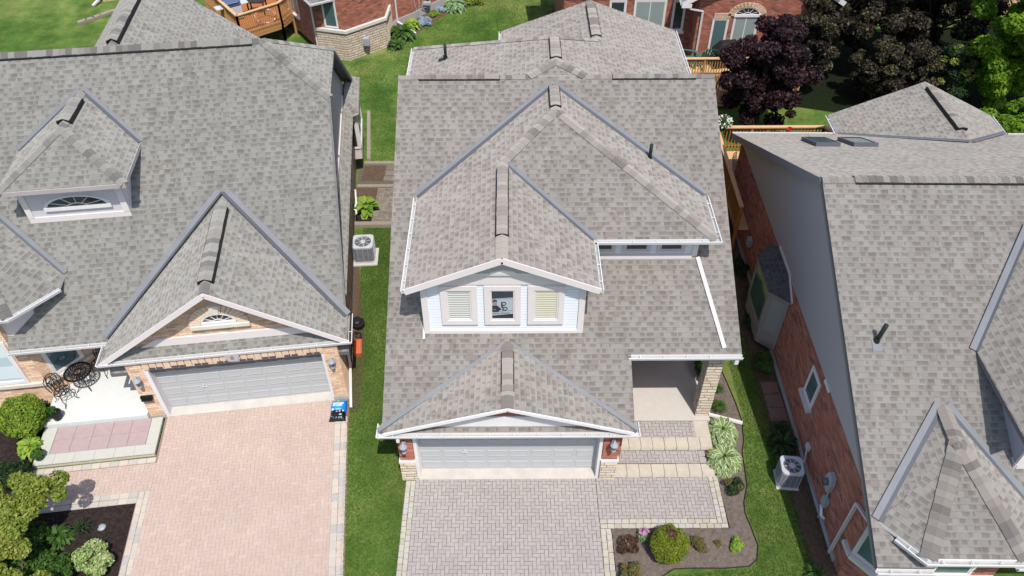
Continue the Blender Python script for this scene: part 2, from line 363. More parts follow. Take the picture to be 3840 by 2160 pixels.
# ---------------------------------------------------------------- roof details
def nrm(a, b, c):
    n = (Vector(b)-Vector(a)).cross(Vector(c)-Vector(a)).normalized(); return n if n.z > 0 else -n
def caps(p, q, n1, n2, mat, parent, w_=.165, step=.20, lift=.015, name='ridge_cap'):
    """overlapping cap shingles from p (low / start) to q, folded over planes n1,n2"""
    p, q = Vector(p), Vector(q); d = (q-p); L_ = d.length; d.normalize(); mb = MB()
    s1 = n1.cross(d).normalized(); s2 = n2.cross(d).normalized()
    if (s1-s2).length > 1e-3:
        pass
    up_ = (n1+n2).normalized(); side = d.cross(up_)
    a = s1 if s1.dot(n2) < 0 else -s1; b = s2 if s2.dot(n1) < 0 else -s2
    k = int(L_/step)+1
    for i in range(k):
        t0 = i*step; t1 = min(L_, t0+step*1.25); j = random.uniform(-.006, .006)
        if t0 >= L_: break
        lo = lift+.014; hi = lift+.002; mb.rv = random.random()
        c0 = p+d*t0+up_*lo; c1 = p+d*t1+up_*hi; ww = w_+j
        A0, A1, B0, B1 = c0+a*ww, c1+a*ww, c0+b*ww, c1+b*ww
        mb.shape([A0, c0+up_*.008, B0, A1, c1+up_*.008, B1, A0-up_*.02, c0-up_*.012, B0-up_*.02], [(0, 3, 4, 1), (1, 4, 5, 2), (0, 1, 7, 6), (1, 2, 8, 7)])
    return mb.build(name, mat, parent)
def vent(p, q, n1, n2, mat, parent, w_=.16, ht=.05, rim=.022, fk=.5):
    """raised ridge vent: cap shingles over a black baffle"""
    p, q = Vector(p), Vector(q); d = (q-p).normalized(); L_ = (q-p).length; up_ = (n1+n2).normalized(); side = d.cross(up_)
    s1 = n1.cross(d).normalized(); s2 = n2.cross(d).normalized(); a = s1 if s1.dot(n2) < 0 else -s1; b = s2 if s2.dot(n1) < 0 else -s2
    fl = lambda v: (v*.72-up_*v.dot(up_)*.72*.55).normalized() if False else (v-up_*v.dot(up_)*fk).normalized()
    a0, b0 = a, b; a, b = fl(a), fl(b); m1, m2 = a.cross(d), d.cross(b); m1 = m1 if m1.dot(up_) > 0 else -m1; m2 = m2 if m2.dot(up_) > 0 else -m2
    mb = MB(); base = []
    for c in (p, q):
        base.append([c+a*(w_+rim)-up_*(a.dot(up_)-a0.dot(up_))*w_, c+up_*.005, c+b*(w_+rim)-up_*(b.dot(up_)-b0.dot(up_))*w_, c+a*(w_+rim)+up_*ht, c+up_*(ht+.012), c+b*(w_+rim)+up_*ht])
    vs_ = base[0]+base[1]
    mb.shape(vs_, [(0, 3, 4, 1), (1, 4, 5, 2), (6, 7, 10, 9), (7, 8, 11, 10), (0, 6, 9, 3), (2, 5, 11, 8), (3, 9, 10, 4), (4, 10, 11, 5)])
    o = mb.build('ridge_vent', VENT, parent)
    caps(p+up_*ht-d*.02, q+up_*ht-d*.02, m1, m2, mat, o, w_-.002, .18, .012, 'cap_shingles'); return o
def flash(p, q, n1, n2, w1, w2, parent, lift=.02, inner=None):
    """open valley metal from p to q: a strip on each of the two planes"""
    p, q = Vector(p), Vector(q); d = (q-p).normalized(); mb = MB()
    for k, (n, w_) in enumerate(((n1, w1), (n2, w2))):
        s_ = n.cross(d).normalized(); o_ = n2 if k == 0 else n1
        if s_.dot(o_) < 0: s_ = -s_          # away from the other plane (uphill on its own side)
        mb.m(k); L0 = Vector((0, 0, lift)); n_ = n*.012
        a, b, c, e = p+L0, q+L0, q+L0+s_*w_, p+L0+s_*w_
        mb.shape([a, b, c, e, a-n_, b-n_, c-n_, e-n_], [(0, 1, 2, 3), (3, 2, 6, 7), (0, 3, 7, 4), (1, 5, 6, 2)])
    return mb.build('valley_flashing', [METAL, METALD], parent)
def gutter(path, parent, out=1, w_=.10, h=.10, name='gutter', hang=.62):
    """open K-style trough along a polyline (outer edge side: out=+1 right of travel)"""
    mb = MB(); pts = [Vector(p) for p in path]
    offs = []
    for i in range(len(pts)):
        ds = []
        if i > 0: ds.append((pts[i]-pts[i-1]).normalized())
        if i < len(pts)-1: ds.append((pts[i+1]-pts[i]).normalized())
        ns = [Vector((d.y, -d.x, 0)).normalized()*out for d in ds]
        n = ns[0] if len(ns) == 1 else (ns[0]+ns[1])/(1+ns[0].dot(ns[1]))
        offs.append(n)
    prof = [(0, 0), (0, -h), (w_*.8, -h), (w_, -.012), (w_, 0), (w_-.022, 0), (w_-.022, -.012), (w_*.8-.012, -h+.01), (.01, -h+.01), (.01, 0)]
    n = len(prof); vs_ = []; fs = []
    for p, o_ in zip(pts, offs):
        for a, z in prof: vs_.append(p+o_*a+Vector((0, 0, z)))
    for i in range(len(pts)-1):
        for k in range(n): fs.append((i*n+k, (i+1)*n+k, (i+1)*n+(k+1) % n, i*n+(k+1) % n))
    fs += [tuple(range(n)), tuple(range((len(pts)-1)*n, len(pts)*n))[::-1]]
    mb.shape(vs_, fs)
    for i in range(len(pts)-1):
        d = pts[i+1]-pts[i]; L_ = d.length; d.normalize(); n_ = Vector((d.y, -d.x, 0))*out; k = int(L_/hang)
        for j in range(k):
            c = pts[i]+d*(hang*(j+.5)); mb.beam(c+Vector((0, 0, -.004)), c+n_*w_+Vector((0, 0, -.004)), .016, .012)
    # debris and standing dirt lining the trough
    mb.m(1)
    for i in range(len(pts)-1):
        z_ = Vector((0, 0, -h+.02)); a, b = pts[i]+offs[i]*.012+z_, pts[i+1]+offs[i+1]*.012+z_
        mb.face([a, b, b+offs[i+1]*(w_*.7), a+offs[i]*(w_*.7)])
    return mb.build(name, [GUT, GUTIN if name == 'gutter' else GUTD], parent)
GUTIN = plain('gutter_inside', (.42, .42, .41), .7, 0, .2, .4, 5.); GUTD = plain('gutter_dirt', (.05, .042, .03), .95, 0, .1, .5, 8.)
def vpipe(x, y, z0, h, r, parent, n, lean=(0, 0)):
    mb = MB(); mb.tube([(x, y, z0-.1), (x+lean[0], y+lean[1], z0+h)], r, 14)
    mb.tube([(x+lean[0], y+lean[1], z0+h-.001), (x+lean[0], y+lean[1], z0+h+.002)], r*.75, 12)
    o = mb.build('vent_pipe', PIPE, parent, True)
    b = MB(); b.tube([(x, y, z0-.05), (x, y, z0+.09)], r*1.7, 14, r*1.2); s_ = n.orthogonal().normalized(); t_ = n.cross(s_)
    sd = Vector((0, 0, 1)).cross(n).normalized(); uphill = n.cross(sd); c = Vector((x, y, z0))+n*.014
    b.m(1); b.face([c-sd*.12-uphill*.26, c+sd*.12-uphill*.26, c+sd*.12+uphill*.02, c-sd*.12+uphill*.02])
    b.build('boot', [PIPE, METAL if parent.name.startswith('red') else PIPE], o); return o
def window(parent, o, ax, w_, h, depth=.05, fr=.09, glass_m=GLASS, frame_m=WPINK, mull=0, sash=.04, sashm=None, blind=None, sill=None, blind_h=1., name='window'):
    """o: lower left of the outer frame on the wall, ax: unit vector along the wall (outward normal = ax x z turned)"""
    o = Vector(o); ax = Vector(ax).normalized(); n = ax.cross(Vector((0, 0, 1))); Z = Vector((0, 0, 1))
    def bx(mb, u0, v0, u1, v1, d0, d1):
        P = lambda u, v, d: o+ax*u+Z*v+n*d
        mb.shape([P(u0, v0, d0), P(u1, v0, d0), P(u1, v1, d0), P(u0, v1, d0), P(u0, v0, d1), P(u1, v0, d1), P(u1, v1, d1), P(u0, v1, d1)],
                 [(0, 3, 2, 1), (4, 5, 6, 7), (0, 1, 5, 4), (1, 2, 6, 5), (2, 3, 7, 6), (3, 0, 4, 7)])
    f = MB(); bx(f, 0, 0, w_, fr, -.02, depth); bx(f, 0, h-fr, w_, h, -.02, depth); bx(f, 0, fr, fr, h-fr, -.02, depth); bx(f, w_-fr, fr, w_, h-fr, -.02, depth)
    fo = f.build(name, frame_m, parent)
    s_ = MB(); a = fr; b = w_-fr; c = fr; e = h-fr
    bx(s_, a, c, b, c+sash, -.02, depth*.62); bx(s_, a, e-sash, b, e, -.02, depth*.62); bx(s_, a, c+sash, a+sash, e-sash, -.02, depth*.62); bx(s_, b-sash, c+sash, b, e-sash, -.02, depth*.62)
    for k in range(mull):
        u = a+(b-a)*(k+1)/(mull+1); bx(s_, u-sash/2, c+sash, u+sash/2, e-sash, -.02, depth*.62)
    s_.build('frame', sashm or frame_m, fo)
    g = MB(); bx(g, a+sash*.5, c+sash*.5, b-sash*.5, e-sash*.5, -.018, .012); g.build('pane', glass_m, fo)
    if blind:
        g = MB(); bx(g, a+sash, c+sash+(e-c-2*sash)*(1-blind_h), b-sash, e-sash-.05, .012, .018); g.build('blind', blind, fo)
    if sill:
        g = MB(); bx(g, -.06, -.10, w_+.06, 0, -.02, .12); g.build('sill', sill, fo)
    return fo
def downspout(pts, parent, mat=WPINK, w_=.075, name='downspout'):
    mb = MB()
    for a, b in zip(pts[:-1], pts[1:]):
        mb.beam(a, b, w_, w_*.75, (0, .2, 1) if abs(Vector(b)[2]-Vector(a)[2]) < .3 else (0, 1, .1))
    return mb.build(name, mat, parent)
# ================================================================ CENTRE HOUSE
CH = thing('beige_house', 'central house with beige-grey shingles, pale blue dormer siding and a grey double garage door', 'house', (1.3, 16.5, 0), shift=(1.3, 16.5, 0))
m = .5246
def zM(y): return 2.4+m*(y-11.805)
MN = Vector((0, -m, 1)).normalized(); P3 = lambda x, y: (x, y, zM(y))
b = MB()
b.slab([P3(-3.34, 11.8), P3(3.17, 11.8), P3(3.17, 13.6), P3(6.11, 13.6), P3(6.11, 21.17), P3(-3.34, 21.17)], .14)
zr = zM(21.17); b.slab([(-3.34, 21.17, zr), (6.11, 21.17, zr), (6.11, 23.2, zr-m*2.03), (-3.34, 23.2, zr-m*2.03)], .14)
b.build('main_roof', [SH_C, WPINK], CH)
# rear wings
A1, A2, A3 = (1.4, 21.66, 7.56), (1.4, 23.2, 7.56), (2.85, 24.0, 7.05); A4 = (2.85, 27.0, 7.05); hl, hr = (.55, 21.16, 7.32), (2.25, 21.16, 7.32)
b = MB(); b.slab([(-3.35, 21.1, 6.02), hl, A1, A2, (-3.35, 25.54, 6.0)], .1)
b.slab([hl, hr, A1], .05); b.slab([hr, (5.95, 21.1, 6.02), (5.95, 26.82, 6.0), A4, A3, A2, A1], .1)
b.slab([A2, A3, (-.29, 25.5, 6.0), (-3.35, 25.54, 6.0)], .1); b.slab([A3, A4, (-.29, 26.82, 6.0), (-.29, 25.5, 6.0)], .1)
b.build('rear_roof', [SH_C, WHITE], CH)
nL = nrm((-3.35, 21.1, 6.02), (1.4, 21.66, 7.56), (-3.35, 25.5, 6.0)); nR = nrm((5.95, 21.1, 6.02), (5.95, 26.8, 6), A4); nB = nrm(A2, A3, (-3.35, 25.54, 6.0)); nF = nrm(hl, hr, A1); nL2 = nrm(A3, A4, (-.29, 26.82, 6.))
caps(hl, A1, nL, nF, CAP_C, CH); caps(hr, A1, nR, nF, CAP_C, CH); caps((-3.35, 25.54, 6.0), A2, nL, nB, CAP_C, CH); caps(A3, A2, nR, nB, CAP_C, CH)
caps(A1, A2, nL, nR, CAP_C, CH); vent((1.4, 21.8, 7.57), (1.4, 23.1, 7.57), nL, nR, CAP_C, CH); caps(A3, A4, nL2, nR, CAP_C, CH); vent((2.85, 24.25, 7.06), (2.85, 26.6, 7.06), nL2, nR, CAP_C, CH)
NBK = Vector((0, m, 1)).normalized()
caps((-3.34, 21.17, zr), (.55, 21.17, zr), MN, NBK, CAP_C, CH, .14); caps((6.11, 21.17, zr), (2.25, 21.17, zr), MN, NBK, CAP_C, CH, .14)
vent((-2.72, 21.17, zr+.005), (-.3, 21.17, zr+.005), MN, NBK, CAP_C, CH, .15, .02, .01, .1); vent((5.55, 21.17, zr+.005), (3.05, 21.17, zr+.005), MN, NBK, CAP_C, CH, .15, .02, .01, .1)
# big dormer roof
g1, g2 = 5.5, 5.5; RZ = 7.2; e0, e1 = (1.30, 19.45, RZ), (1.30, 20.95, RZ); ga, gb = (-.215, 13.88, 6.515), (-.215, 17.96, 6.515)
b = MB(); b.slab([(-2.63, 13.88, 5.5), ga, gb, e0, e1, (-2.63, 17.72, 5.5)], .12)
b.slab([ga, (2.2, 13.88, 5.5), (2.2, 15.76, 5.5), gb], .12); b.slab([(2.2, 15.76, 5.5), (5.49, 15.76, 5.5), e0, gb], .12); b.slab([(5.49, 15.76, 5.5), (5.49, 17.75, 5.5), e1, e0], .12)
b.build('dormer_roof', [SH_C, WPINK], CH)
nl = nrm((-2.63, 13.88, 5.5), ga, gb); ngr = nrm(ga, (2.2, 13.88, 5.5), (2.2, 15.76, 5.5)); nf = nrm((2.2, 15.76, 5.5), (5.49, 15.76, 5.5), e0); nr = nrm((5.49, 15.76, 5.5), (5.49, 17.75, 5.5), e1)
caps((gb[0], gb[1]-.05, gb[2]), e0, nl, nf, CAP_C, CH); caps((5.49, 15.76, 5.5), e0, nr, nf, CAP_C, CH); caps(e0, e1, nl, nr, CAP_C, CH); caps(ga, gb, nl, ngr, CAP_C, CH)
vent((1.3, 19.62, RZ+.005), (1.3, 20.72, RZ+.005), nl, nr, CAP_C, CH, .15, .06); vent((-.215, 14.75, 6.52), (-.215, 17.55, 6.52), nl, ngr, CAP_C, CH, .15, .06)
flash((-2.66, 17.69, 5.49), (1.27, 20.93, 7.185), MN, nl, .10, .14, CH); flash((5.52, 17.7, 5.49), (1.33, 20.93, 7.185), MN, nr, .10, .14, CH); flash((2.22, 15.74, 5.5), (-.19, 17.95, 6.5), nf, ngr, .10, .08, CH)
gutter([(-2.65, 17.62, 5.49), (-2.65, 13.86, 5.49)], CH, 1, .1); gutter([(2.19, 15.72, 5.49), (2.19, 13.86, 5.49)], CH, -1, .1) if False else gutter([(2.21, 13.86, 5.49), (2.21, 15.68, 5.49)], CH, 1, .1)
gutter([(2.32, 15.75, 5.49), (5.5, 15.75, 5.49), (5.5, 17.62, 5.49)], CH, 1, .11)
b = MB(); b.beam((-2.66, 13.87, 5.42), (-.215, 13.87, 6.455), .03, .18); b.beam((-.215, 13.87, 6.455), (2.23, 13.87, 5.42), .03, .18); b.each('rake_board', WPINK, CH)
# garage gable
G0, G1 = (-.1, 11.72, 3.52), (-.1, 13.93, 3.51)
b = MB(); b.slab([(-3.4, 11.74, 2.45), G0, G1], .09); b.slab([(3.22, 11.74, 2.45), G0, G1], .09); b.build('garage_gable_roof', [SH_C, WPINK], CH)
na = nrm((-3.4, 11.74, 2.45), G0, G1); nb = nrm((3.22, 11.74, 2.45), G0, G1)
caps(G0, G1, na, nb, CAP_C, CH); vent((-.1, 12.27, 3.475), (-.1, 13.58, 3.475), na, nb, CAP_C, CH, .15, .06)
flash((-3.40, 11.80, 2.43), (-.14, 13.84, 3.465), MN, na, .11, .12, CH); flash((3.22, 11.80, 2.43), (-.06, 13.84, 3.465), MN, nb, .11, .12, CH)
b = MB(); b.beam((-3.42, 11.71, 2.39), (-.1, 11.71, 3.455), .03, .10); b.beam((-.1, 11.71, 3.455), (3.24, 11.71, 2.39), .03, .10); b.each('rake_board', WHITE, CH)
b = MB(); b.exy([(-2.1, 2.62), (1.9, 2.62), (-.1, 3.33)], 11.98, 12.2); b.build('gable_wall', BR_RED, CH)
b = MB(); b.exy([(-2.0, 2.44), (1.8, 2.44), (1.3, 2.86), (-1.5, 2.86)], 11.94, 11.98); b.build('gable_band', WHITE, CH)
gutter([(-3.36, 12.1, 2.4), (-3.36, 11.78, 2.4), (3.18, 11.78, 2.4), (3.18, 12.1, 2.4)], CH, -1 if False else 1, .12)
gutter([(3.1, 13.58, 3.33), (6.13, 13.58, 3.33)], CH, 1, .12)
gutter([(-3.36, 25.54, 5.99), (-3.36, 21.3, 5.99)], CH, 1, .1); gutter([(5.96, 21.3, 5.99), (5.96, 26.8, 5.99)], CH, 1, .1); gutter([(-.3, 26.8, 5.99), (-.3, 25.6, 5.99)], CH, 1, .1)
# walls
b = MB(); b.exx([(12.3, 0), (12.3, 2.45), (21.17, 7.1), (23.1, 6.1), (23.1, 0)], -3.04, 3.0); b.exx([(16.6, 0), (16.6, 4.8), (21.17, 7.1), (23.1, 6.1), (23.1, 0)], 3.0, 5.82)
b.box(-3.04, 23.1, 0, 5.64, 25.2, 5.9); b.box(0, 25.2, 0, 5.64, 26.5, 5.9); b.build('brick_wall', BR_RED, CH)
b = MB(); b.box(-3.02, 11.95, .92, -2.64, 12.3, 2.3); b.box(2.44, 11.95, .92, 2.86, 12.3, 2.3); b.each('brick_pier', BR_RED, CH)
b = MB(); b.box(-3.06, 11.9, .84, -2.62, 12.3, .92); b.box(2.42, 11.9, .84, 2.9, 12.3, .92); b.each('pier_cap', WHITE, CH)
b = MB(); b.box(-3.05, 11.9, 0, -2.62, 12.3, .84); b.box(2.42, 11.9, 0, 2.86, 12.3, .84); b.each('stone_pier', STONE, CH, bevel=.015)
b = MB(); b.box(-2.64, 11.97, 2.1, 2.44, 12.3, 2.33); b.box(-3.0, 11.96, 2.3, 2.85, 12.3, 2.42); b.each('door_header', WPINK, CH)
b = MB(); b.box(-2.62, 11.97, 0, -2.53, 12.3, 2.1); b.box(2.33, 11.97, 0, 2.42, 12.3, 2.1); b.each('door_jamb', WHITE, CH)
def garage_door(parent, x0, x1, y, h, n, handle):
    d = MB(); d.box(x0, y, 0.02, x1, y+.05, h); rows = 4; rh = h/rows
    o = d.build('garage_door', DOORG, parent); p = MB()
    for r_ in range(rows):
        zc = rh*(r_+.5)
        for k in range(n):
            p = MB()
            xc = x0+(x1-x0)*(k+.5)/n; ww = (x1-x0)/n*.42; hh = rh*.25
            z0, z1 = zc-hh, zc+hh; q = .018
            # raised moulding: an outer frame with sloping inside
            for (a0, b0, a1, b1) in ((xc-ww, z0, xc+ww, z0+.03), (xc-ww, z1-.03, xc+ww, z1), (xc-ww, z0+.031, xc-ww+.03, z1-.031), (xc+ww-.03, z0+.031, xc+ww, z1-.031)): p.box(a0, y-.016, b0, a1, y+.01, b1)
            p.box(xc-ww+.03, y-.008, z0+.03, xc+ww-.03, y+.01, z1-.03); p.build('panel', DOORG, o)
    s_ = MB()
    for r_ in range(1, rows): s_.box(x0, y-.006, rh*r_-.006, x1, y+.004, rh*r_+.006)
    s_.build('seam', plain('door_seam', (.40, .41, .41), .6), o)
    hd = MB(); hx = handle; hd.box(hx-.07, y-.03, .84, hx+.07, y-.005, .87); hd.tube([(hx, y-.005, .95), (hx, y-.03, .95)], .03, 10); hd.tube([(hx, y-.02, .95), (hx, y-.03, .86)], .012); hd.build('handle', GREYL, o)
    return o
garage_door(CH, -2.54, 2.34, 12.26, 2.1, 8, -1.285)
def wall_lamp(parent, x, y, z, mat=GREYM):
    b = MB(); b.lathe([(.05, 0), (.06, .02), (.05, .06)], (x, y, z-.16), 10); b.box(x-.05, y+.1, z-.12, x+.05, y+.16, z+.16); b.tube([(x, y+.13, z+.1), (x, y+.02, z+.26), (x, y, z+.22)], .014, 6)
    b.lathe([(.03, .22), (.10, .12), (.105, .10), (.02, .10)], (x, y, z), 12)
    o = b.build('wall_lamp', mat, parent); g = MB(); g.lathe([(.035, -.11), (.07, -.02), (.085, .10)], (x, y, z), 10); g.build('lamp_glass', GLASST, o); return o
wall_lamp(CH, -2.84, 11.76, 1.72); wall_lamp(CH, 2.68, 11.76, 1.75)
# porch
b = MB(); b.box(5.37, 13.8, .35, 5.79, 14.22, 3.0); b.build('stone_pillar', STONE, CH, bevel=.02)
b = MB(); b.box(3.0, 13.76, 3.0, 5.95, 14.12, 3.16); b.box(5.4, 14.12, 3.0, 5.8, 16.6, 3.16); b.each('porch_beam', SOFF, CH)
b = MB(); b.box(3.0, 13.66, 0, 5.8, 16.6, .35); b.build('porch_floor', PORCHB, CH, bevel=.01)
b = MB(); b.box(3.6, 16.52, .35, 4.5, 16.6, 2.4); b.build('front_door', SOFF, CH)
# dormer walls
b = MB(); b.box(-2.27, 14.17, 3.4, 1.87, 17.2, 5.46); b.exy([(-2.1, 5.46), (1.7, 5.46), (-.2, 6.3)], 14.17, 14.4); b.box(1.87, 16.09, 4.4, 5.11, 19.8, 5.5); b.build('dormer_wall', SD_BLUE, CH)
b = MB()
b.box(-2.31, 14.13, 3.62, -2.15, 14.3, 5.5); b.box(1.75, 14.13, 3.62, 1.91, 14.3, 5.5); b.box(-2.15, 14.12, 3.62, 1.75, 14.19, 3.73)
b.exy([(-2.1, 5.42), (1.7, 5.42), (1.7, 5.54), (1.2, 5.76), (-1.6, 5.76), (-2.1, 5.54)], 14.13, 14.2); b.box(4.98, 16.05, 4.62, 5.13, 16.2, 5.5); b.box(1.87, 15.99, 4.56, 4.98, 16.12, 4.70); b.each('corner_board', WPINK, CH)
b = MB(); b.exy([(-1.55, 5.84), (1.15, 5.84), (-.2, 6.36)], 14.1, 14.17); b.build('pediment', plain('pediment_grey', (.44, .45, .42), .8), CH)
b = MB(); b.box(-1.6, 14.07, 5.79, 1.2, 14.17, 5.85); b.exy([(-.55, 5.85), (.15, 5.85), (.1, 5.91), (-.2, 5.97), (-.5, 5.91)], 14.06, 14.11); b.build('crown_moulding', WHITE, CH)
for i, x0 in enumerate((-1.81, -.69, .43)):
    wo = window(CH, (x0, 14.17, 3.97), (1, 0, 0), .94, 1.40, .055, .15, GLASS if i == 1 else BLINDW if i == 0 else BLINDY, WPINK, 0, .045)
for x0 in (2.10, 3.06, 4.01): window(CH, (x0, 16.09, 4.78), (1, 0, 0), .76, .48, .05, .07, GLASS, TRIMG, 0, .04)
downspout([P3(5.15, 16.0), P3(5.66, 13.72)], CH, WPINK, .10).location.z += .04
b = MB(); b.beam(P3(-2.34, 14.45), P3(-2.33, 14.0), .06, .06); b.build('downspout', WPINK, CH)
downspout([(5.75, 14.15, .3), (5.86, 14.0, .16), (6.82, 13.76, .06)], CH, WHITE, .09)
vpipe(-2.14, 24.0, 6.40, .52, .05, CH, nL); vpipe(4.0, 18.65, 6.05, .5, .05, CH, nr)
b = MB(); b.box(5.95, 13.5, 3.02, 6.05, 13.6, 3.2); b.box(-2.98, 11.7, 2.1, -2.9, 11.8, 2.3); b.each('gutter_outlet', GUT, CH)
# poster in the dormer window
PS = thing('window_sign', 'grey real-estate sign with a suited man and letters pb leaning inside the middle dormer window', 'sign', (-.22, 14.12, 4.16), shift=(-.22, 14.12, 4.16))
gx0, gx1, gz0, gz1 = -.49, .05, 4.20, 4.95; yy = 14.148
def tri_txt(s, x, z, size, y, mat, parent, name, shear=0., rot=4.5, bold=0.):
    c = bpy.data.curves.new(name, 'FONT'); c.body = s; c.size = size; c.extrude = .0008; c.offset = bold; c.shear = shear
    o = bpy.data.objects.new(name, c); COL.objects.link(o); dg = bpy.context.evaluated_depsgraph_get(); me = bpy.data.meshes.new_from_object(o.evaluated_get(dg)); bpy.data.objects.remove(o)
    o = bpy.data.objects.new(name, me); me.materials.clear(); me.materials.append(mat); COL.objects.link(o); o.parent = parent
    sh = SH.get(parent.name, (0, 0, 0)); o.location = (x-sh[0], y-sh[1], z-sh[2]); o.rotation_euler = (R(90), R(-rot), 0); return o
b = MB(); b.shape([(gx0, yy, gz0+.06), (gx1, yy, gz0+.10), (gx1, yy, gz1-.01), (gx0, yy, gz1-.06), (gx0, yy+.008, gz0+.06), (gx1, yy+.008, gz0+.10), (gx1, yy+.008, gz1-.01), (gx0, yy+.008, gz1-.06)], [(0, 1, 2, 3), (7, 6, 5, 4), (0, 4, 5, 1), (2, 6, 7, 3), (0, 3, 7, 4), (1, 5, 6, 2)]); b.build('board', POSTER, PS)
b = MB()
def sil(pts, y_): b.exy(pts, y_, y_+.003)
sil([(-.485, 4.42), (-.33, 4.42), (-.315, 4.47), (-.26, 4.50), (-.262, 4.54), (-.32, 4.61), (-.36, 4.66), (-.40, 4.67), (-.46, 4.67), (-.485, 4.64)], yy-.004); sil([(-.475, 4.77), (-.37, 4.77), (-.355, 4.81), (-.37, 4.85), (-.41, 4.87), (-.46, 4.86), (-.48, 4.82)], yy-.0045)
b.build('printed_suit', PRINTD, PS)
b = MB(); sil([(-.455, 4.68), (-.43, 4.655), (-.39, 4.66), (-.37, 4.69), (-.365, 4.75), (-.37, 4.80), (-.45, 4.80), (-.465, 4.76)], yy-.006); sil([(-.46, 4.505), (-.40, 4.50), (-.39, 4.52), (-.45, 4.53)], yy-.006); b.build('printed_face', SKIN, PS)
b = MB(); sil([(gx0, 4.425), (gx1, 4.47), (gx1, 4.477), (gx0, 4.432)], yy-.003); sil([(gx0, gz1-.075), (gx1, gz1-.025), (gx1, gz1-.018), (gx0, gz1-.068)], yy-.003); sil([(gx0, gz0+.06), (gx1, gz0+.10), (gx1, gz0+.15), (gx0, gz0+.085)], yy-.003); b.build('printed_line', PRINTD, PS)
b = MB()
for cx, cz, sx, s0, s1 in ((-.186, 4.727, -.245, 4.585, 4.79), (-.155, 4.545, -.214, 4.47, 4.655)):
    b.tube([(cx+.052*math.cos(2*math.pi*i/20), yy-.004, cz+.056*math.sin(2*math.pi*i/20)) for i in range(21)], .0115, 6, cap=False); b.beam((sx, yy-.004, s0), (sx, yy-.004, s1), .024, .008, (0, 1, 0))
b.build('lettering', PRINTD, PS)
tri_txt('First Choice', -.475, 4.33, .088, yy-.004, PRINTD, PS, 'lettering', .25, 4.5)
# ================================================================ LEFT HOUSE
LH = thing('tan_brick_house', 'tan brick house with steep green-grey shingles and a number above its garage', 'house', LF.W(-4, 6), 7, shift=(-4, 6, 0))
s_ = .79
def zL(y): return 2.6+s_*(y-.55)
PL = lambda x, y: (x, y, zL(y)); LN = Vector((0, -s_, 1)).normalized(); LB = Vector((0, s_, 1)).normalized()
ry, rzt = 7.385, zL(7.385); jf = 5.84; jb = 2*ry-jf; je = -1.15; X1 = .76
b = MB(); b.slab([PL(-8.62, .5), PL(-5.9, .5), PL(-5.9, -.2), PL(.76, -.2), PL(X1, jf), (je, ry, rzt), (-17, ry, rzt), PL(-17, 3.4), PL(-9.0, 3.4), PL(-8.62, 1.0)], .14)
zb = lambda y: rzt-s_*(y-ry)
b.slab([(-17, ry, rzt), (je, ry, rzt), (X1, jb, zb(jb)), (X1, 13.4, zb(13.4)), (-17, 13.4, zb(13.4))], .14); b.slab([PL(X1, jf), (X1, jb, zb(jb)), (je, ry, rzt)], .12)
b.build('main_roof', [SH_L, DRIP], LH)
nj = nrm(PL(X1, jf), (X1, jb, zb(jb)), (je, ry, rzt))
caps((je-.1, ry, rzt), (-17, ry, rzt), LN, LB, CAP_L, LH, .17); vent((-1.45, ry, rzt+.005), (-17, ry, rzt+.005), LN, LB, CAP_L, LH, .2, .03, .01, .1)
caps(PL(X1, jf), (je, ry, rzt), LN, nj, CAP_L, LH, .17); caps((X1, jb, zb(jb)), (je, ry, rzt), LB, nj, CAP_L, LH, .17)
b = MB(); b.beam((X1-.035, jb, zb(jb)-.1), (X1-.035, 13.4, zb(13.4)-.1), .04, .2); b.beam((X1-.035, jf, zL(jf)-.1), (X1-.035, 0, zL(0)-.1), .04, .16); b.beam((X1-.035, jf, zL(jf)-.1), (X1-.035, jb, zb(jb)-.1), .04, .16); b.each('rake_board', DRIP, LH)
# rear wing
b = MB(); b.slab([(-6.05, 7.9, 7.5), (-6.05, 14.2, 7.5), (-.5, 14.2, 3.1), (-.5, 7.9, 3.1)], .1); b.slab([(-6.05, 7.9, 7.5), (-6.05, 14.9, 7.5), (-7.55, 14.9, 6.3), (-7.55, 7.9, 6.3)], .1); b.build('rear_roof', [SH_L, WHITE], LH)
n1, n2 = nrm((-6.05, 7.9, 7.5), (-6.05, 14.2, 7.5), (-.5, 14.2, 3.1)), nrm((-6.05, 7.9, 7.5), (-6.05, 14.2, 7.5), (-7.55, 14.9, 6.3))
caps((-6.05, 8.0, 7.5), (-6.05, 14.2, 7.5), n1, n2, CAP_L, LH, .17); vent((-6.05, 8.9, 7.505), (-6.05, 14.2, 7.505), n1, n2, CAP_L, LH, .18, .07)
# fanlight dormer
dz = 6.17; D0, D1, D2, D3 = (-8.2, 3.0, dz), (-4.82, 3.0, dz), (-4.82, 5.07, dz), (-8.2, 5.07, dz); dr0, dr1 = (-6.46, 4.38, 7.24), (-6.42, 6.42, 7.24)
b = MB(); b.slab([D0, D1, dr0], .1); b.slab([D1, D2, dr1, dr0], .1); b.slab([D3, D0, dr0, dr1], .1); b.build('dormer_roof', [SH_L, WPINK], LH)
df, dR, dL = nrm(D0, D1, dr0), nrm(D1, D2, dr0), nrm(D0, D3, dr0)
caps(D0, dr0, df, dL, CAP_L, LH, .16); caps(D1, dr0, df, dR, CAP_L, LH, .16); caps(dr0, dr1, dL, dR, CAP_L, LH, .16); vent((-6.46, 4.66, 7.245), (-6.43, 5.85, 7.245), dL, dR, CAP_L, LH, .19, .07)
flash((-4.79, 5.05, 6.16), (-6.38, 6.38, 7.22), LN, dR, .10, .12, LH); flash((-8.23, 5.05, 6.16), (-6.46, 6.38, 7.22), LN, dL, .10, .12, LH)
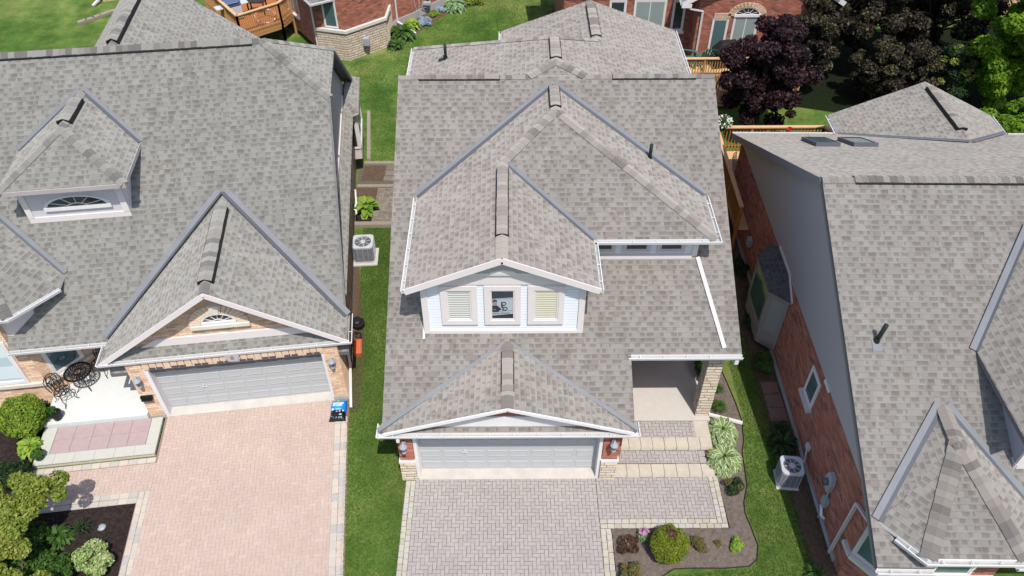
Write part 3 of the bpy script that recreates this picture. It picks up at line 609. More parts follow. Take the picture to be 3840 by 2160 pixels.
b = MB(); b.box(-8.2, 2.965, 6.04, -4.82, 2.995, 6.17); b.box(-4.83, 2.97, 6.04, -4.80, 5.07, 6.17); b.build('fascia', SOFF, LH)
b = MB(); b.box(-7.88, 3.38, 4.4, -5.17, 6.2, 6.1); b.build('dormer_wall', plain('stucco_lilac', (.60, .58, .60), .6), LH)
b = MB(); b.box(-7.92, 3.34, 4.78, -5.13, 3.40, 4.98); b.box(-7.92, 3.33, 4.98, -7.76, 3.42, 6.08); b.box(-5.30, 3.33, 4.98, -5.13, 3.42, 6.08); b.box(-5.17, 3.40, 4.9, -5.13, 4.9, 6.08); b.each('corner_board', WPINK, LH)
def arch_window(parent, cx, y, z0, w_, h, th, brk=False, fm=WHITE):
    """fanlight: elliptical pane, frame and radiating bars"""
    N = 20; pt = lambda a, k: (cx+w_/2*k*math.cos(a), z0+h*(1-(1-math.sin(a)))*k if False else z0+h*k*math.sin(a))
    g = MB(); g.exy([pt(math.pi*i/N, .93) for i in range(N+1)][::-1], y-.012, y+.02)
    f = MB()
    for i in range(N):
        a, b_ = math.pi*i/N, math.pi*(i+1)/N; p1, p2, p3, p4 = pt(a, .93), pt(b_, .93), pt(b_, 1.04), pt(a, 1.04); f.exy([p1, p2, p3, p4][::-1], y-.05, y+.02)
    f.box(cx-w_/2*1.04, y-.07, z0-.08, cx+w_/2*1.04, y+.02, z0+.03); fo = f.build('window', fm, parent)
    g.build('pane', GLASS, fo); s2 = MB()
    for a in (28, 62, 90, 118, 152):
        p1, p2 = pt(R(a), .3), pt(R(a), .94); s2.beam((p1[0], y-.02, p1[1]), (p2[0], y-.02, p2[1]), .012, .018, (0, 1, 0))
    for i in range(12):
        p1, p2 = pt(R(15*i), .32), pt(R(15*i+15), .32); s2.beam((p1[0], y-.02, p1[1]), (p2[0], y-.02, p2[1]), .02, .028, (0, 1, 0))
    s2.build('glazing_bars', fm, fo); return fo
arch_window(LH, -6.47, 3.38, 5.27, 1.76, .38, .05)
# garage gable
rzg = 4.92; q0, q1 = (-2.57, -.33, 4.9), (-2.54, 3.64, 5.03); cl, cr = (-5.90, -.33, 2.62), (.78, -.33, 2.62)
b = MB(); b.slab([cl, q0, q1, (-5.92, .62, 2.62)], .11); b.slab([cr, (.80, .62, 2.62), q1, q0], .11); b.build('garage_gable_roof', [SH_L, WPINK], LH)
gl, gr = nrm(cl, q0, q1), nrm(cr, q0, q1); caps(q0, q1, gl, gr, CAP_L, LH, .16); vent((-2.567, .1, 4.92), (-2.543, 3.1, 5.02), gl, gr, CAP_L, LH, .20, .07)
flash((-5.96, .60, zL(.6)), (-2.6, 3.72, zL(3.72)), LN, gl, .15, .13, LH, .035); flash((.78, .60, zL(.6)), (-2.5, 3.72, zL(3.72)), LN, gr, .15, .13, LH, .035)
b = MB(); b.beam((-5.93, -.35, 2.54), (-2.57, -.35, 4.82), .03, .15); b.beam((-2.57, -.35, 4.82), (.81, -.35, 2.54), .03, .15); b.each('rake_board', WPINK, LH)
b = MB(); b.slab([(-5.9, -.28, 2.58), (.78, -.28, 2.58), (.78, .06, 2.76), (-5.9, .06, 2.76)], .1); b.build('pent_roof', [SH_L, WPINK], LH)
b = MB(); b.exy([(-5.3, 2.7), (.2, 2.7), (-2.56, 4.5)], .05, .4); b.build('gable_wall', BR_TAN, LH)
b = MB(); b.exy([(-4.9, 2.72), (-.2, 2.72), (-.7, 3.0), (-4.4, 3.0)], .0, .06); b.build('gable_band', WPINK, LH)
arch_window(LH, -2.57, .05, 3.46, .90, .31, .05, True)
b = MB()
for i in range(17):
    a0, a1 = R(180*i/17+.9), R(180*(i+1)/17-.9); k = .74 if i != 8 else .84
    pp = lambda a, kx, kz: (-2.57+kx*math.cos(a), 3.40+kz*math.sin(a))
    if i != 8: b.exy([pp(a0, .49, .40), pp(a1, .49, .40), pp(a1, .80, .70), pp(a0, .80, .70)], .0, .08)
b.build('arch_bricks', plain('cream_brick', (.68, .56, .42), .85, 0, .2, .2, 8.), LH)
b = MB(); b.exy([(-2.65, 3.78), (-2.49, 3.78), (-2.43, 4.10), (-2.71, 4.10)], -.04, .06); b.box(-3.36, -.05, 3.27, -1.76, .06, 3.39); b.build('window_surround', plain('cast_stone', (.70, .66, .58), .8), LH)
gutter([(-5.95, .52, 2.58), (-5.95, -.28, 2.58), (.82, -.28, 2.58), (.82, .75, 2.58)], LH, 1, .11, name='gutter_trough'); gutter([(-8.6, .5, 2.58), (-5.95, .5, 2.58)], LH, 1, .12, name='gutter_trough')
# left octagonal bay roof
bz = 3.85; b = MB(); B0, B1, B2 = (-12, .50, bz), (-8.1, .50, bz), (-7.05, 1.55, bz); BT = (-9.3, 3.95, 5.3)
b.slab([B0, B1, (-9.35, 2.6, 5.3), (-12, 2.6, 5.3)], .1); b.slab([B1, B2, (-7.05, 2.15, 3.87), BT, (-9.35, 2.6, 5.3)], .1); b.build('bay_roof', [SH_L, WPINK], LH)
nb1, nb2 = nrm(B0, B1, (-9.35, 2.6, 5.3)), nrm(B1, B2, BT); caps(B1, (-9.35, 2.6, 5.3), nb1, nb2, CAP_L, LH, .15); flash((-7.03, 2.1, 3.86), (-9.2, 3.85, 5.25), LN, nb2, .12, .12, LH)
gutter([B0, B1, B2], LH, 1, .11)
b = MB(); b.prism([(-12, .85), (-8.45, .85), (-7.9, 1.3), (-7.9, 2.4), (-12, 2.4)], 2.5, 3.75); b.build('bay_wall_siding', WPINK, LH)
# walls
b = MB(); b.box(-5.37, -.3, 0, -4.95, 3, 2.5); b.box(.05, -.3, 0, .46, 3, 2.5); b.box(-4.95, -.28, 2.16, .05, 3, 2.5)
b.prism([(-12, .67), (-8.29, .67), (-7.2, 1.72), (-5.37, 1.72), (-5.37, 3), (-12, 3)], 0, 3.6) if False else b.prism([(-12, .67), (-8.62, .67), (-8.62, 3), (-12, 3)], 0, 3.6)
b.prism([(-8.62, .67), (-8.29, .67), (-7.2, 1.72), (-5.37, 1.72), (-5.37, 3), (-8.62, 3)], 0, 2.5)
b.exx([(.6, 0), (.6, 2.45), (1.0, 2.8), (13.2, 2.8), (13.2, 0)], -5.2, .46); b.exx([(3, 0), (3, 4.3), (ry, rzt-.3), (13.2, 3.1), (13.2, 0)], -16, -5.2); b.build('brick_wall', BR_TAN, LH)
b = MB(); b.exx([(1.0, 2.8), (jf, zL(jf)-.16), (jb, zb(jb)-.16), (13.2, 3.0), (13.2, 2.8)], -5, .42); b.build('siding_wall', SD_GREY, LH)
b = MB(); b.slab([(.80, 1.1, 2.98), (.80, 13.1, 2.98), (.44, 13.1, 3.34), (.44, 1.55, 3.34)], .08); b.build('pent_roof', [SH_L, DARKT], LH)
b = MB(); b.box(.42, 1.75, 3.33, .47, 11.7, 3.47); b.build('trim_band', WPINK, LH)
b = MB(); b.slab([(1.0, 11.2, 2.98), (1.0, 13.9, 2.98), (.5, 13.4, 3.4), (.5, 11.7, 3.4)], .08); b.slab([(.5, 10.8, 2.98), (1.0, 11.2, 2.98), (.5, 11.7, 3.4)], .08); b.build('bay_window_roof', [SH_L, WPINK], LH)
b = MB(); b.box(.46, 11.35, .75, .86, 13.6, 1.25); b.box(.46, 11.35, 2.6, .86, 13.6, 2.92); b.each('bay_window_panel', WPINK, LH)
window(LH, (.86, 11.4, 1.25), (0, 1, 0), 2.1, 1.35, .04, .07, GLASS, WHITE, 1); window(LH, (.47, 11.34, 1.25), (1, 0, 0), .38, 1.35, .03, .06, GLASS, WHITE)
b = MB(); b.prism([(-5.4, -.33), (-4.93, -.33), (-4.93, .4), (-5.4, .4)], 0, .12); b.prism([(.03, -.33), (.49, -.33), (.49, 13.2), (.03, 13.2)], 0, .14); b.each('foundation', CONCG, LH)
b = MB()
for k in range(26): x0 = -4.9+k*.192; b.box(x0, -.325, 2.17, x0+.165, -.27, 2.50)
b.build('soldier_bricks', plain('soldier_tan', (.62, .46, .33), .85, 0, .2, .25, 6.), LH); b = MB()
for k in range(8):
    x0 = -4.75+k*.62
    for j in range(2): b.box(x0+j*.2, -.335, 2.16, x0+j*.2+.175, -.28, 2.24)
b.each('accent_bricks', plain('dark_brick', (.10, .08, .085), .7), LH)
b = MB(); b.box(-4.95, -.29, 0, -4.83, .06, 2.16); b.box(-.02, -.29, 0, .06, .06, 2.16); b.box(-4.83, -.27, 2.08, -.02, .02, 2.16); b.each('door_jamb', WHITE, LH)
garage_door(LH, -4.88, 0, .0, 2.1, 8, -3.65)
pq = MB(); pq.exy([(-2.57, 2.22), (-2.29, 2.22), (-2.22, 2.50), (-2.64, 2.50)], -.36, -.29); po = pq.build('number_plaque', plain('plaque_stone', (.48, .45, .45), .7), LH)
tx = tri_txt('8', 0, 0, .2, 0, plain('brass_number', (.42, .26, .12), .4, .5), po, 'numeral', 0, 0, .004); tx.location = (-2.485+4, -.364-6, 2.30)
wall_lamp(LH, -5.17, -.44, 1.75); wall_lamp(LH, .25, -.44, 1.78)
b = MB(); b.box(-5.36, -.38, .98, -5.02, -.30, 1.06); b.box(-5.34, -.42, .92, -5.04, -.30, .98); b.build('letter_box', BLK, LH)
b = MB(); b.box(-6.85, 1.62, .36, -5.98, 1.73, 2.38); b.build('front_door', DARKT, LH)
window(LH, (-12, .67, 1.05), (1, 0, 0), 3.3, 1.75, .04, .10, blindmat('sheer_curtain', (.68, .76, .76), (.50, .60, .62), .9), WHITE, 2)
b = MB(); b.box(-12, .58, .90, -8.27, .70, 1.02); b.build('stone_sill', plain('sill_stone', (.68, .62, .54), .7), LH)
dx_ = Vector((1.09, 1.05, 0)).normalized(); window(LH, Vector((-8.29, .67, 1.0))+dx_*.28, dx_, .95, 1.2, .03, .07, GLASST, WHITE)
b = MB(); nn = Vector((dx_.y, -dx_.x, 0)); pA = Vector((-8.29, .67, .93)); b.beam(pA+nn*.03, pA+dx_*1.45+nn*.03, .14, .1); b.build('stone_sill', plain('sill_stone2', (.66, .62, .57), .7), LH)
b = MB(); b.box(-4.93-.02, -.6, 0, -4.92, -.58, .01)
b = MB(); b.prism([(-8.3, -.45), (-5.37, -.45), (-5.37, 1.72), (-7.25, 1.72), (-8.3, .67)], 0, .35); b.build('porch_floor', PORCHW, LH, bevel=.01)
def pvc(parent, pts, r=.035): mb = MB(); mb.tube(pts, r, 8); return mb.build('vent_outlet', PVC, parent, True)
pvc(LH, [(.5, 9.3, .72), (.60, 9.3, .72), (.62, 8.9, .72), (.62, 8.65, .55), (.56, 8.5, .5)]); pvc(LH, [(.5, 8.25, .6), (.62, 8.2, .6), (.64, 8.05, .52)])
downspout([(.86, .7, 2.45), (.60, .62, 2.2), (.56, .6, .5), (.54, .4, .28), (.545, -.72, .07)], LH, WPINK, .075)
# ================================================================ RIGHT HOUSE
RH = thing('red_brick_house', 'red brick house with two skylights and a bay window over the shaded lawn', 'house', RF.W(4, 0), -1, shift=(4, 0, 0))
sr = .48
def zR(y): return 2.8+sr*(y+7.73)
PR = lambda x, y: (x, y, zR(y)); RN = Vector((0, -sr, 1)).normalized(); RB = Vector((0, sr, 1)).normalized(); ryR = .85; rzR = zR(ryR); zrb = lambda y: rzR-.478*(y-ryR)
b = MB(); b.slab([PR(-.25, -7.73), PR(1.0, -7.73), PR(1.0, -6.9), PR(2.8, -6.9), PR(2.8, -7.6), PR(14, -7.6), PR(14, ryR), PR(-.25, ryR)], .13)
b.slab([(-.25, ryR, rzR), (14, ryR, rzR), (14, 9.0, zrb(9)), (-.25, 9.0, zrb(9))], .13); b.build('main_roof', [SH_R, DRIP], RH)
caps((-.25, ryR, rzR), (.6, ryR, rzR), RN, RB, CAP_R, RH, .16); vent((.6, ryR, rzR+.005), (14, ryR, rzR+.005), RN, RB, CAP_R, RH, .17, .03, .01, .1)
b = MB(); b.beam((-.232, -7.7, zR(-7.7)-.14), (-.232, ryR, rzR-.14), .03, .18); b.beam((-.262, ryR, rzR-.12), (-.262, 9.0, zrb(9)-.12), .03, .22); b.each('rake_board', plain('fascia_grey', (.26, .25, .26), .6), RH)  # both rake boards in one even dark grey
# rear wing
k0, k1, k2, k3, k4 = (3.6, 8.9, 3.03), (3.62, 10.3, 3.0), (7.17, 11.0, 4.02), (9.75, 10.3, 3.0), (9.75, 9.1, 2.98); kb = (7.25, 6.94, 4.02)
b = MB(); b.slab([k0, k1, k2, kb], .1, .03); b.slab([kb, k2, k3, k4], .1, .03); b.build('rear_roof', [SH_R, WHITE], RH)
w1, w2 = nrm(k0, k1, k2), nrm(kb, k2, k3); caps(kb, k2, w1, w2, CAP_R, RH, .15); vent((7.24, 7.7, 4.06), (7.18, 10.5, 4.06), w1, w2, CAP_R, RH, .17, .08)
flash((3.58, 8.92, 3.05), (7.2, 6.98, 4.03), RB, w1, .1, .08, RH); flash((9.77, 9.1, 3.03), (7.3, 6.98, 4.03), RB, w2, .1, .08, RH)
gutter([k1, k0], RH, 1, .12) ; gutter([k4, k3], RH, 1, .12); gutter([(14, 9.02, 3.0), (9.9, 9.02, 3.0)], RH, 1); gutter([(3.5, 9.02, 3.0), (-.25, 9.02, 3.0)], RH, 1)
b = MB(); b.box(3.9, 8.5, 0, 9.5, 10.2, 2.9); b.build('rear_wall', BR_RED, RH)
# skylights
for x0 in (1.62, 2.86):
    mb = MB(); u0, u1, y0, y1 = x0, x0+.80, 6.0, 7.3; n_ = RB*.13
    c = [Vector((u0, y0, zrb(y0))), Vector((u1, y0, zrb(y0))), Vector((u1, y1, zrb(y1))), Vector((u0, y1, zrb(y1)))]; ce = sum(c, Vector())/4
    i_ = [ce+(q-ce)*.84+n_ for q in c]; t_ = [q+n_ for q in c]
    mb.shape(c+t_, [(0, 1, 5, 4), (1, 2, 6, 5), (2, 3, 7, 6), (3, 0, 4, 7)])
    mb.shape(t_+i_, [(0, 1, 5, 4), (1, 2, 6, 5), (2, 3, 7, 6), (3, 0, 4, 7)])
    so_ = mb.build('skylight', METALD, RH); g = MB(); g.face([q-n_*.1 for q in i_]); g.build('pane', SKYG, so_)
# octagonal bay roof at the front
o0, o1, o2, o3 = (-.08, -6.88, 3.22), (.70, -7.74, 3.2), (2.78, -7.74, 3.2), (3.56, -6.88, 3.22); re, ra = (1.74, -5.55, 4.36), (1.8, -4.5, 4.36)
b = MB(); b.slab([o0, o1, re], .1, .03); b.slab([o0, re, ra], .1, .03); b.slab([o1, o2, re], .1, .03); b.slab([o2, o3, re], .1, .03); b.slab([o3, ra, re], .1, .03); b.build('bay_roof', [SH_R, WHITE], RH)
m0, m1, m2 = nrm(o0, o1, re), nrm(o1, o2, re), nrm(o2, o3, re); L3 = Vector((0, 0, .03))
caps(Vector(o1)+L3, Vector(re)+L3, m0, m1, CAP_R, RH, .19, .17, .02); caps(Vector(o2)+L3, Vector(re)+L3, m1, m2, CAP_R, RH, .19, .17, .02); caps(Vector(re)+L3, Vector(ra)+L3, m0, m2, CAP_R, RH, .19, .17, .02)
flash((-.10, -6.86, 3.24), (1.74, -4.52, 4.37), RN, m0, .15, .12, RH, .03); flash((3.58, -6.86, 3.24), (1.86, -4.52, 4.37), RN, m2, .13, .12, RH, .03)
gutter([(.22, -7.22, 3.22), o1, o2, (3.4, -7.06, 3.22)], RH, 1, .13, .12)
gutter([(-.27, -7.75, 2.78), (.98, -7.75, 2.78)], RH, 1, .13, .12); gutter([(2.82, -7.62, 2.78), (14, -7.62, 2.78)], RH, 1, .13, .12)
# gable dormer at the far right
v0, v1 = (2.82, -3.36, 4.92), (2.82, -6.0, 4.92); t0, t1 = (4.85, -.35, 6.38), (4.85, -6.0, 6.38); u0, u1 = (6.9, -3.36, 4.92), (6.9, -6.0, 4.92)
b = MB(); b.slab([v0, v1, t1, t0], .12, .03); b.slab([u0, u1, t1, t0], .12, .03); b.build('dormer_roof', [SH_R, DRIP], RH)
y1_, y2_ = nrm(v0, v1, t1), nrm(u0, u1, t1); caps(t1, t0, y1_, y2_, CAP_R, RH, .16); flash((2.80, -3.34, 4.94), (4.78, -.4, 6.38), RN, y1_, .15, .06, RH)
b = MB(); b.box(3.18, -5.75, 3.6, 6.5, -1, 5.0); b.exy([(3.18, 5.0), (6.5, 5.0), (4.85, 6.1)], -5.75, -2); b.build('dormer_wall', SD_GREY, RH)
b = MB(); b.box(3.12, -5.80, 3.66, 6.55, -5.74, 3.9); b.box(3.13, -5.8, 3.9, 3.3, -5.74, 5.0); b.box(3.14, -5.8, 3.7, 3.19, -4.1, 3.84); b.each('corner_board', WPINK, RH)
vpipe(.5, -3.1, zR(-3.1), .55, .055, RH, RN, (.06, 0))
# walls
prof = lambda y0, y1: None
b = MB(); b.box(0.02, -6.1, 0, 13, 8.6, 2.93); b.prism([(.02, -6.1), (.02, -6.55), (.5, -7.1), (3.2, -7.1), (3.2, -6.1)], 0, 2.9); b.build('brick_wall', BR_RED, RH)
b = MB(); b.exx([(-7.3, 2.93), (ryR, rzR-.16), (8.6, 3.06), (8.6, 2.93)], .0, 13); b.build('siding_wall', SD_GREY, RH)
b = MB(); b.box(-.02, -6.2, 0, .05, 8.6, .16); b.each('foundation', CONCG, RH)
# side bay window
ww = [(0, .75), (-.5, 1.2), (-.5, 2.75), (0, 3.2)]
b = MB(); b.prism(ww, .25, .85); b.prism(ww, 2.38, 2.5); b.each('bay_window_panel', BAYT, RH)
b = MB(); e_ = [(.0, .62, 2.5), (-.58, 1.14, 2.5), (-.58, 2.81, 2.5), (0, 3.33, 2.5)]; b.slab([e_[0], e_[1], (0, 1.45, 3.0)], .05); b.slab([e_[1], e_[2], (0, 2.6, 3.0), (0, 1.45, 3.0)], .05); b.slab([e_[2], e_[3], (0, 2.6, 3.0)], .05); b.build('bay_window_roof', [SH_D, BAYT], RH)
b = MB(); b.beam((-.01, 1.42, 3.02), (-.01, 2.62, 3.02), .03, .1); b.beam((-.01, 1.42, 3.02), (-.01, .6, 2.55), .03, .1); b.build('flashing', WHITE, RH)
window(RH, (-.5, 2.75, .85), (0, -1, 0), 1.55, 1.53, .03, .08, GLASST, BAYT); dd = Vector((.5, -.45, 0)); window(RH, (-.5, 1.2, .85), dd, dd.length, 1.53, .03, .08, BLINDG, BAYT); window(RH, (0, 3.2, .85), (-.5, -.45, 0), dd.length, 1.53, .03, .08, GLASST, BAYT)
window(RH, (0, -1.78, 1.5), (0, -1, 0), .72, 1.05, .02, .06, GLASST, WHITE, 0, .05, None, None, TRIMG)
# trims over the front corner window
b = MB(); b.beam((-.03, -5.95, 2.4), (-.03, -5.95, .02), .07, .07, (0, 1, 0)); b.build('corner_downspout', TRIMG, RH)
downspout([(-.03, -6.75, 2.75), (-.04, -5.95, 2.42), (-.04, -5.97, .2)], RH, TRIMG, .08)
b = MB(); b.beam((-.02, -6.2, 1.1), (-.02, -6.6, 1.14), .12, .12); b.beam((-.02, -6.6, 1.14), (.45, -7.14, 1.14), .14, .12); b.beam((.45, -7.16, 1.14), (3.2, -7.16, 1.14), .14, .12); b.build('stone_sill', plain('limestone', (.60, .58, .53), .8), RH)
d2 = Vector((.48, -.55, 0)); window(RH, (.02, -6.55, 1.22), d2, d2.length, 1.35, .03, .07, GLASST, TRIMG); window(RH, (.55, -7.1, 1.22), (1, 0, 0), 1.0, 1.4, .03, .07, blindmat('pale_blind', (.62, .72, .68), (.34, .46, .42), .06), WHITE); window(RH, (1.62, -7.1, 1.22), (1, 0, 0), 1.0, 1.4, .03, .07, GLASST, WHITE)
b = MB(); b.box(-.03, -3.0, 2.86, .0, -2.6, 2.95); b.build('wall_outlet', PVC, RH)
# electric meter, conduit and vents on the brick
def meter(parent, x, y, z):
    b = MB(); b.exx([(y-.16, z-.28), (y+.16, z-.28), (y+.18, z+.05), (y+.1, z+.3), (y-.1, z+.3), (y-.18, z+.05)], x-.14, x); o = b.build('meter_box', GREYM, parent, bevel=.01)
    g = MB(); g.tube([(x-.13, y, z), (x-.24, y, z)], .10, 16); g.build('meter_dial', GLASST, o, True)
    b = MB(); b.box(x-.12, y-.28, z-.82, x, y-.06, z-.52); b.tube([(x-.05, y-.1, z-.28), (x-.05, y-.14, z-.55)], .025); b.tube([(x-.05, y-.18, z-.82), (x-.05, y-.20, z-1.45)], .02); b.tube([(x-.08, y-.10, z-.82), (x-.08, y-.12, z-1.3)], .016); b.build('conduit', GREYM, o)
meter(RH, 0, -4.75, 1.45)
pvc(RH, [(.02, -4.9, .55), (-.12, -4.92, .55), (-.13, -5.0, .62), (-.12, -5.12, .42), (-.04, -5.2, .38)]); 
b = MB(); b.box(-.08, -3.28, .62, 0, -3.1, .80); b.tube([(-.05, -3.2, .62), (-.10, -3.4, .42), (-.2, -3.5, .30), (-.35, -3.6, .35)], .02); b.build('service_box', GREYL, RH)
b = MB(); b.box(-.14, 4.9, 1.0, 0, 5.15, 1.3); b.build('dryer_vent', GREYM, RH)
# ================================================================ BRICK HOUSE BEHIND, LEFT
BL = thing('bay_fronted_house', 'red brick house with a pale stone bay base, behind the lawn and timber deck', 'house', (-8, 40, 0), shift=(-8, 40, 0))
fp = [(-9.5, 36.42), (-8.0, 36.02), (-6.25, 37.5), (-6.2, 39.3), (-6.1, 39.75), (-5.25, 40.62), (-2.0, 44.6), (-6, 50), (-16, 48), (-12.6, 40.9)]
up2 = [(x+(.10 if i in (1, 2) else .0)*(-.2), y+.08) for i, (x, y) in enumerate(fp)]
b = MB(); b.prism(up2, 1.5, 5.6); b.prism([(-6.2, 39.3), (-6.1, 39.75), (-5.25, 40.62), (-2.0, 44.6), (-6, 50), (-16, 48), (-12.6, 40.9), (-9.5, 36.5)], .35, 1.5); b.build('brick_wall', BR_RED, BL)
b = MB(); b.prism([(-9.52, 36.40), (-8.0, 36.0), (-6.23, 37.48), (-6.17, 39.3), (-9, 41)], 0, 1.46); b.build('stone_base', STONE, BL)
b = MB(); b.prism([(-9.56, 36.36), (-7.99, 35.93), (-6.16, 37.44), (-6.11, 38.9), (-6.4, 38.9), (-8, 36.6)], 1.44, 1.58); b.build('stone_ledge', plain('cast_sill', (.66, .62, .55), .8), BL)
b = MB(); b.prism([(-6.16, 39.3), (-6.04, 39.72), (-5.2, 40.58), (-1.95, 44.58), (-6, 50), (-9, 41)], 0, .38); b.each('foundation', CONCG, BL)
dw = (Vector((-8.0, 36.1, 0))-Vector((-9.5, 36.5, 0))).normalized(); window(BL, Vector((-9.5, 36.5, 1.62))+dw*.48, dw, .72, 2.2, .03, .05, GLASST, WHITE)
d3 = (Vector((-9.5, 36.5, 0))-Vector((-12.6, 40.98, 0))).normalized(); window(BL, Vector((-12.6, 40.98, 1.25))+d3*2.05, d3, 1.35, 1.9, .03, .08, BLINDG, WHITE, 1, sill=WPINK)
b = MB(); b.beam(Vector((-9.62, 36.58, .1)), Vector((-9.62, 36.58, 3.6)), .08, .08); b.build('downspout', WPINK, BL); b = MB(); b.beam((-5.98, 39.75, 3.6), (-5.98, 39.75, .25), .08, .08); b.beam((-5.97, 39.74, .27), (-4.95, 38.8, .06), .1, .08); b.build('downspout', WPINK, BL)
b = MB(); b.slab([(-10.6, 37.6, 3.1), (-9.35, 35.65, 3.1), (-8.3, 36.3, 3.1), (-6.6, 37.4, 3.5), (-9, 41, 5.2), (-11.6, 41, 4.0)], .12); b.build('roof', [SH_B, WPINK], BL)
gutter([(-10.6, 37.6, 3.1), (-9.35, 35.65, 3.1), (-8.2, 36.35, 3.1)], BL, 1)
b = MB(); b.box(-7.28, 36.35, .62, -7.0, 36.66, .98); bo = b.build('outlet_box', GREYM, BL)
b = MB(); b.lathe([(.09, -.12), (.1, 0), (.1, .14), (.05, .2)], (-4.42, 41.35, .95), 12); b.tube([(-4.42, 41.35, .85), (-4.3, 41.35, .3), (-4.75, 41.0, .5), (-4.6, 41.2, 1.3)], .025); b.box(-4.75, 41.1, .55, -4.3, 41.4, .68); b.build('gas_meter', GREYM, BL)
b = MB(); b.lathe([(.03, -.1), (.22, -.1), (.22, -.07), (.12, -.06), (.12, .06), (.22, .07), (.22, .1), (.03, .1)], (-5.05, 40.75, 1.75), 14)
for k in range(5): b.tube([(-5.05+.15*math.cos(t*.6+k)*(1), 40.72, 1.75+.15*math.sin(t*.6+k)+k*.02-.03) for t in range(11)], .016, 5)
b.tube([(-4.95, 40.7, 1.6), (-4.85, 40.75, .9), (-4.95, 40.65, .3), (-5.1, 40.5, 1.0), (-5.08, 40.6, 1.6)], .014, 5); b.build('hose_reel', GREYL, BL)
# deck behind left
def deck(name, label, corners, zf, zr_, woodm, top, boards=True, n_open=None, gap=.115, group=None, light=None, ang=0):
    """corners: polyline of the railed outer edge; floor polygon is corners + inner points"""
    pass
def rail(parent, pts, zf, zr_, wm, tm, gap=.12, post=1.7, skirt=.28):
    for a, b_ in zip(pts[:-1], pts[1:]):
        a, b_ = Vector((*a, 0)), Vector((*b_, 0)); d = b_-a; L_ = d.length; d.normalize(); n = max(1, round(L_/post)); mb = MB()
        mb.beam(a+Vector((0, 0, zr_)), b_+Vector((0, 0, zr_)), .15, .045); mb.build('rail_cap', tm, parent)
        mb = MB(); mb.beam(a+Vector((0, 0, zr_-.08)), b_+Vector((0, 0, zr_-.08)), .04, .09); mb.beam(a+Vector((0, 0, zf+.1)), b_+Vector((0, 0, zf+.1)), .04, .09); mb.build('rail', wm, parent)
        mb = MB(); k = int(L_/gap)
        for i in range(k): c = a+d*(gap*(i+.5)); mb.beam(c+Vector((0, 0, zf-.15 if skirt else zf+.1)), c+Vector((0, 0, zr_-.06)), .04, .035, (1, 0, 0))
        mb.build('balusters', wm, parent)
        for i in range(n+1):
            c = a+d*(L_*i/n); mb = MB(); mb.beam(c+Vector((0, 0, 0)), c+Vector((0, 0, zr_-.03)), .1, .1, (1, 0, 0)); mb.build('post', wm, parent)
DL = thing('timber_deck', 'raised orange-brown timber deck carrying the barbecue beside the stone-based house', 'deck', (-13, 39, 0), shift=(-13, 39, 0))
fl = [(-16.0, 40.1), (-13.25, 36.4), (-11.55, 37.8), (-11.2, 38.8), (-13.2, 41.6), (-15, 42.5)]
def planks(parent, poly, z, th, mat, dirv, wd=.14, name='deck_boards'):
    bm = MB(); d = Vector((*dirv, 0)).normalized(); n = Vector((-d.y, d.x, 0)); ts = [Vector((*p, 0)).dot(n) for p in poly]; lo, hi = min(ts), max(ts); k = int((hi-lo)/wd)
    for i in range(k):
        c = lo+(i+.5)*wd; xs = []
        for (a, b_) in zip(poly, poly[1:]+poly[:1]):
            a, b_ = Vector((*a, 0)), Vector((*b_, 0)); ta, tb = a.dot(n)-c, b_.dot(n)-c
            if ta*tb < 0: q = a+(b_-a)*(ta/(ta-tb)); xs.append(q.dot(d))
        xs.sort()
        for j in range(0, len(xs)-1, 2):
            p, q = d*xs[j]+n*c, d*xs[j+1]+n*c; bm.beam(p+Vector((0, 0, z-th/2)), q+Vector((0, 0, z-th/2)), wd-.012, th)
    return bm.build(name, mat, parent)
planks(DL, fl, 1.15, .04, WOODR, (1.7, 1.4)); b = MB(); b.prism(fl, .85, 1.10); b.build('joist', WOOD, DL)
rail(DL, [(-16.0, 40.1), (-13.25, 36.4), (-11.55, 37.8), (-11.2, 38.8)], 1.15, 2.2, WOOD, WOODL, .11, 1.8)
def bbq(loc, rz, label, cover, group=None):
    t = thing('barbecue', label, 'barbecue', loc, rz)
    if cover:
        b = MB(); b.shape([(-.6, -.35, 0), (.6, -.35, 0), (.6, .35, 0), (-.6, .35, 0), (-.62, -.36, .75), (.62, -.36, .75), (.62, .36, .75), (-.62, .36, .75), (-.4, -.2, 1.12), (.4, -.2, 1.12), (.36, .15, 1.16), (-.36, .15, 1.16)],
            [(0, 1, 5, 4), (1, 2, 6, 5), (2, 3, 7, 6), (3, 0, 4, 7), (4, 5, 9, 8), (5, 6, 10, 9), (6, 7, 11, 10), (7, 4, 8, 11), (8, 9, 10, 11)]); b.build('cover', BLKP, t, bevel=.04)
        b = MB()
        for x in (-.5, .5): b.tube([(x, -.05, .05), (x, .05, .05)], .06, 10)
        b.build('wheel', BLK, t); return t
    b = MB(); b.box(-.42, -.26, .1, .42, .26, .72); b.build('cabinet', GREYL, t, bevel=.015)
    b = MB(); b.exx([(-.28, .76), (.28, .76), (.26, .95), (.08, 1.1), (-.1, 1.1), (-.26, .98)], -.42, .42); b.build('lid', BLUEC, t, bevel=.03)
    for s in (-1, 1): b = MB(); b.box(s*.44 if s > 0 else -.82, -.24, .74, .82 if s > 0 else -.44, .24, .78); b.build('side_shelf', GREYL, t)
    b = MB(); b.tube([(-.3, -.31, .96), (.3, -.31, .96)], .015); b.build('handle', GREYM, t)
    for x in (-.36, .36): b = MB(); b.tube([(x, -.2, .06), (x, .2, .06)], .06, 10); b.build('wheel', BLK, t)
    return t
bbq((-14.05, 38.25, 1.15), 35, 'steel barbecue with a blue lid on the deck behind the tan house', False)
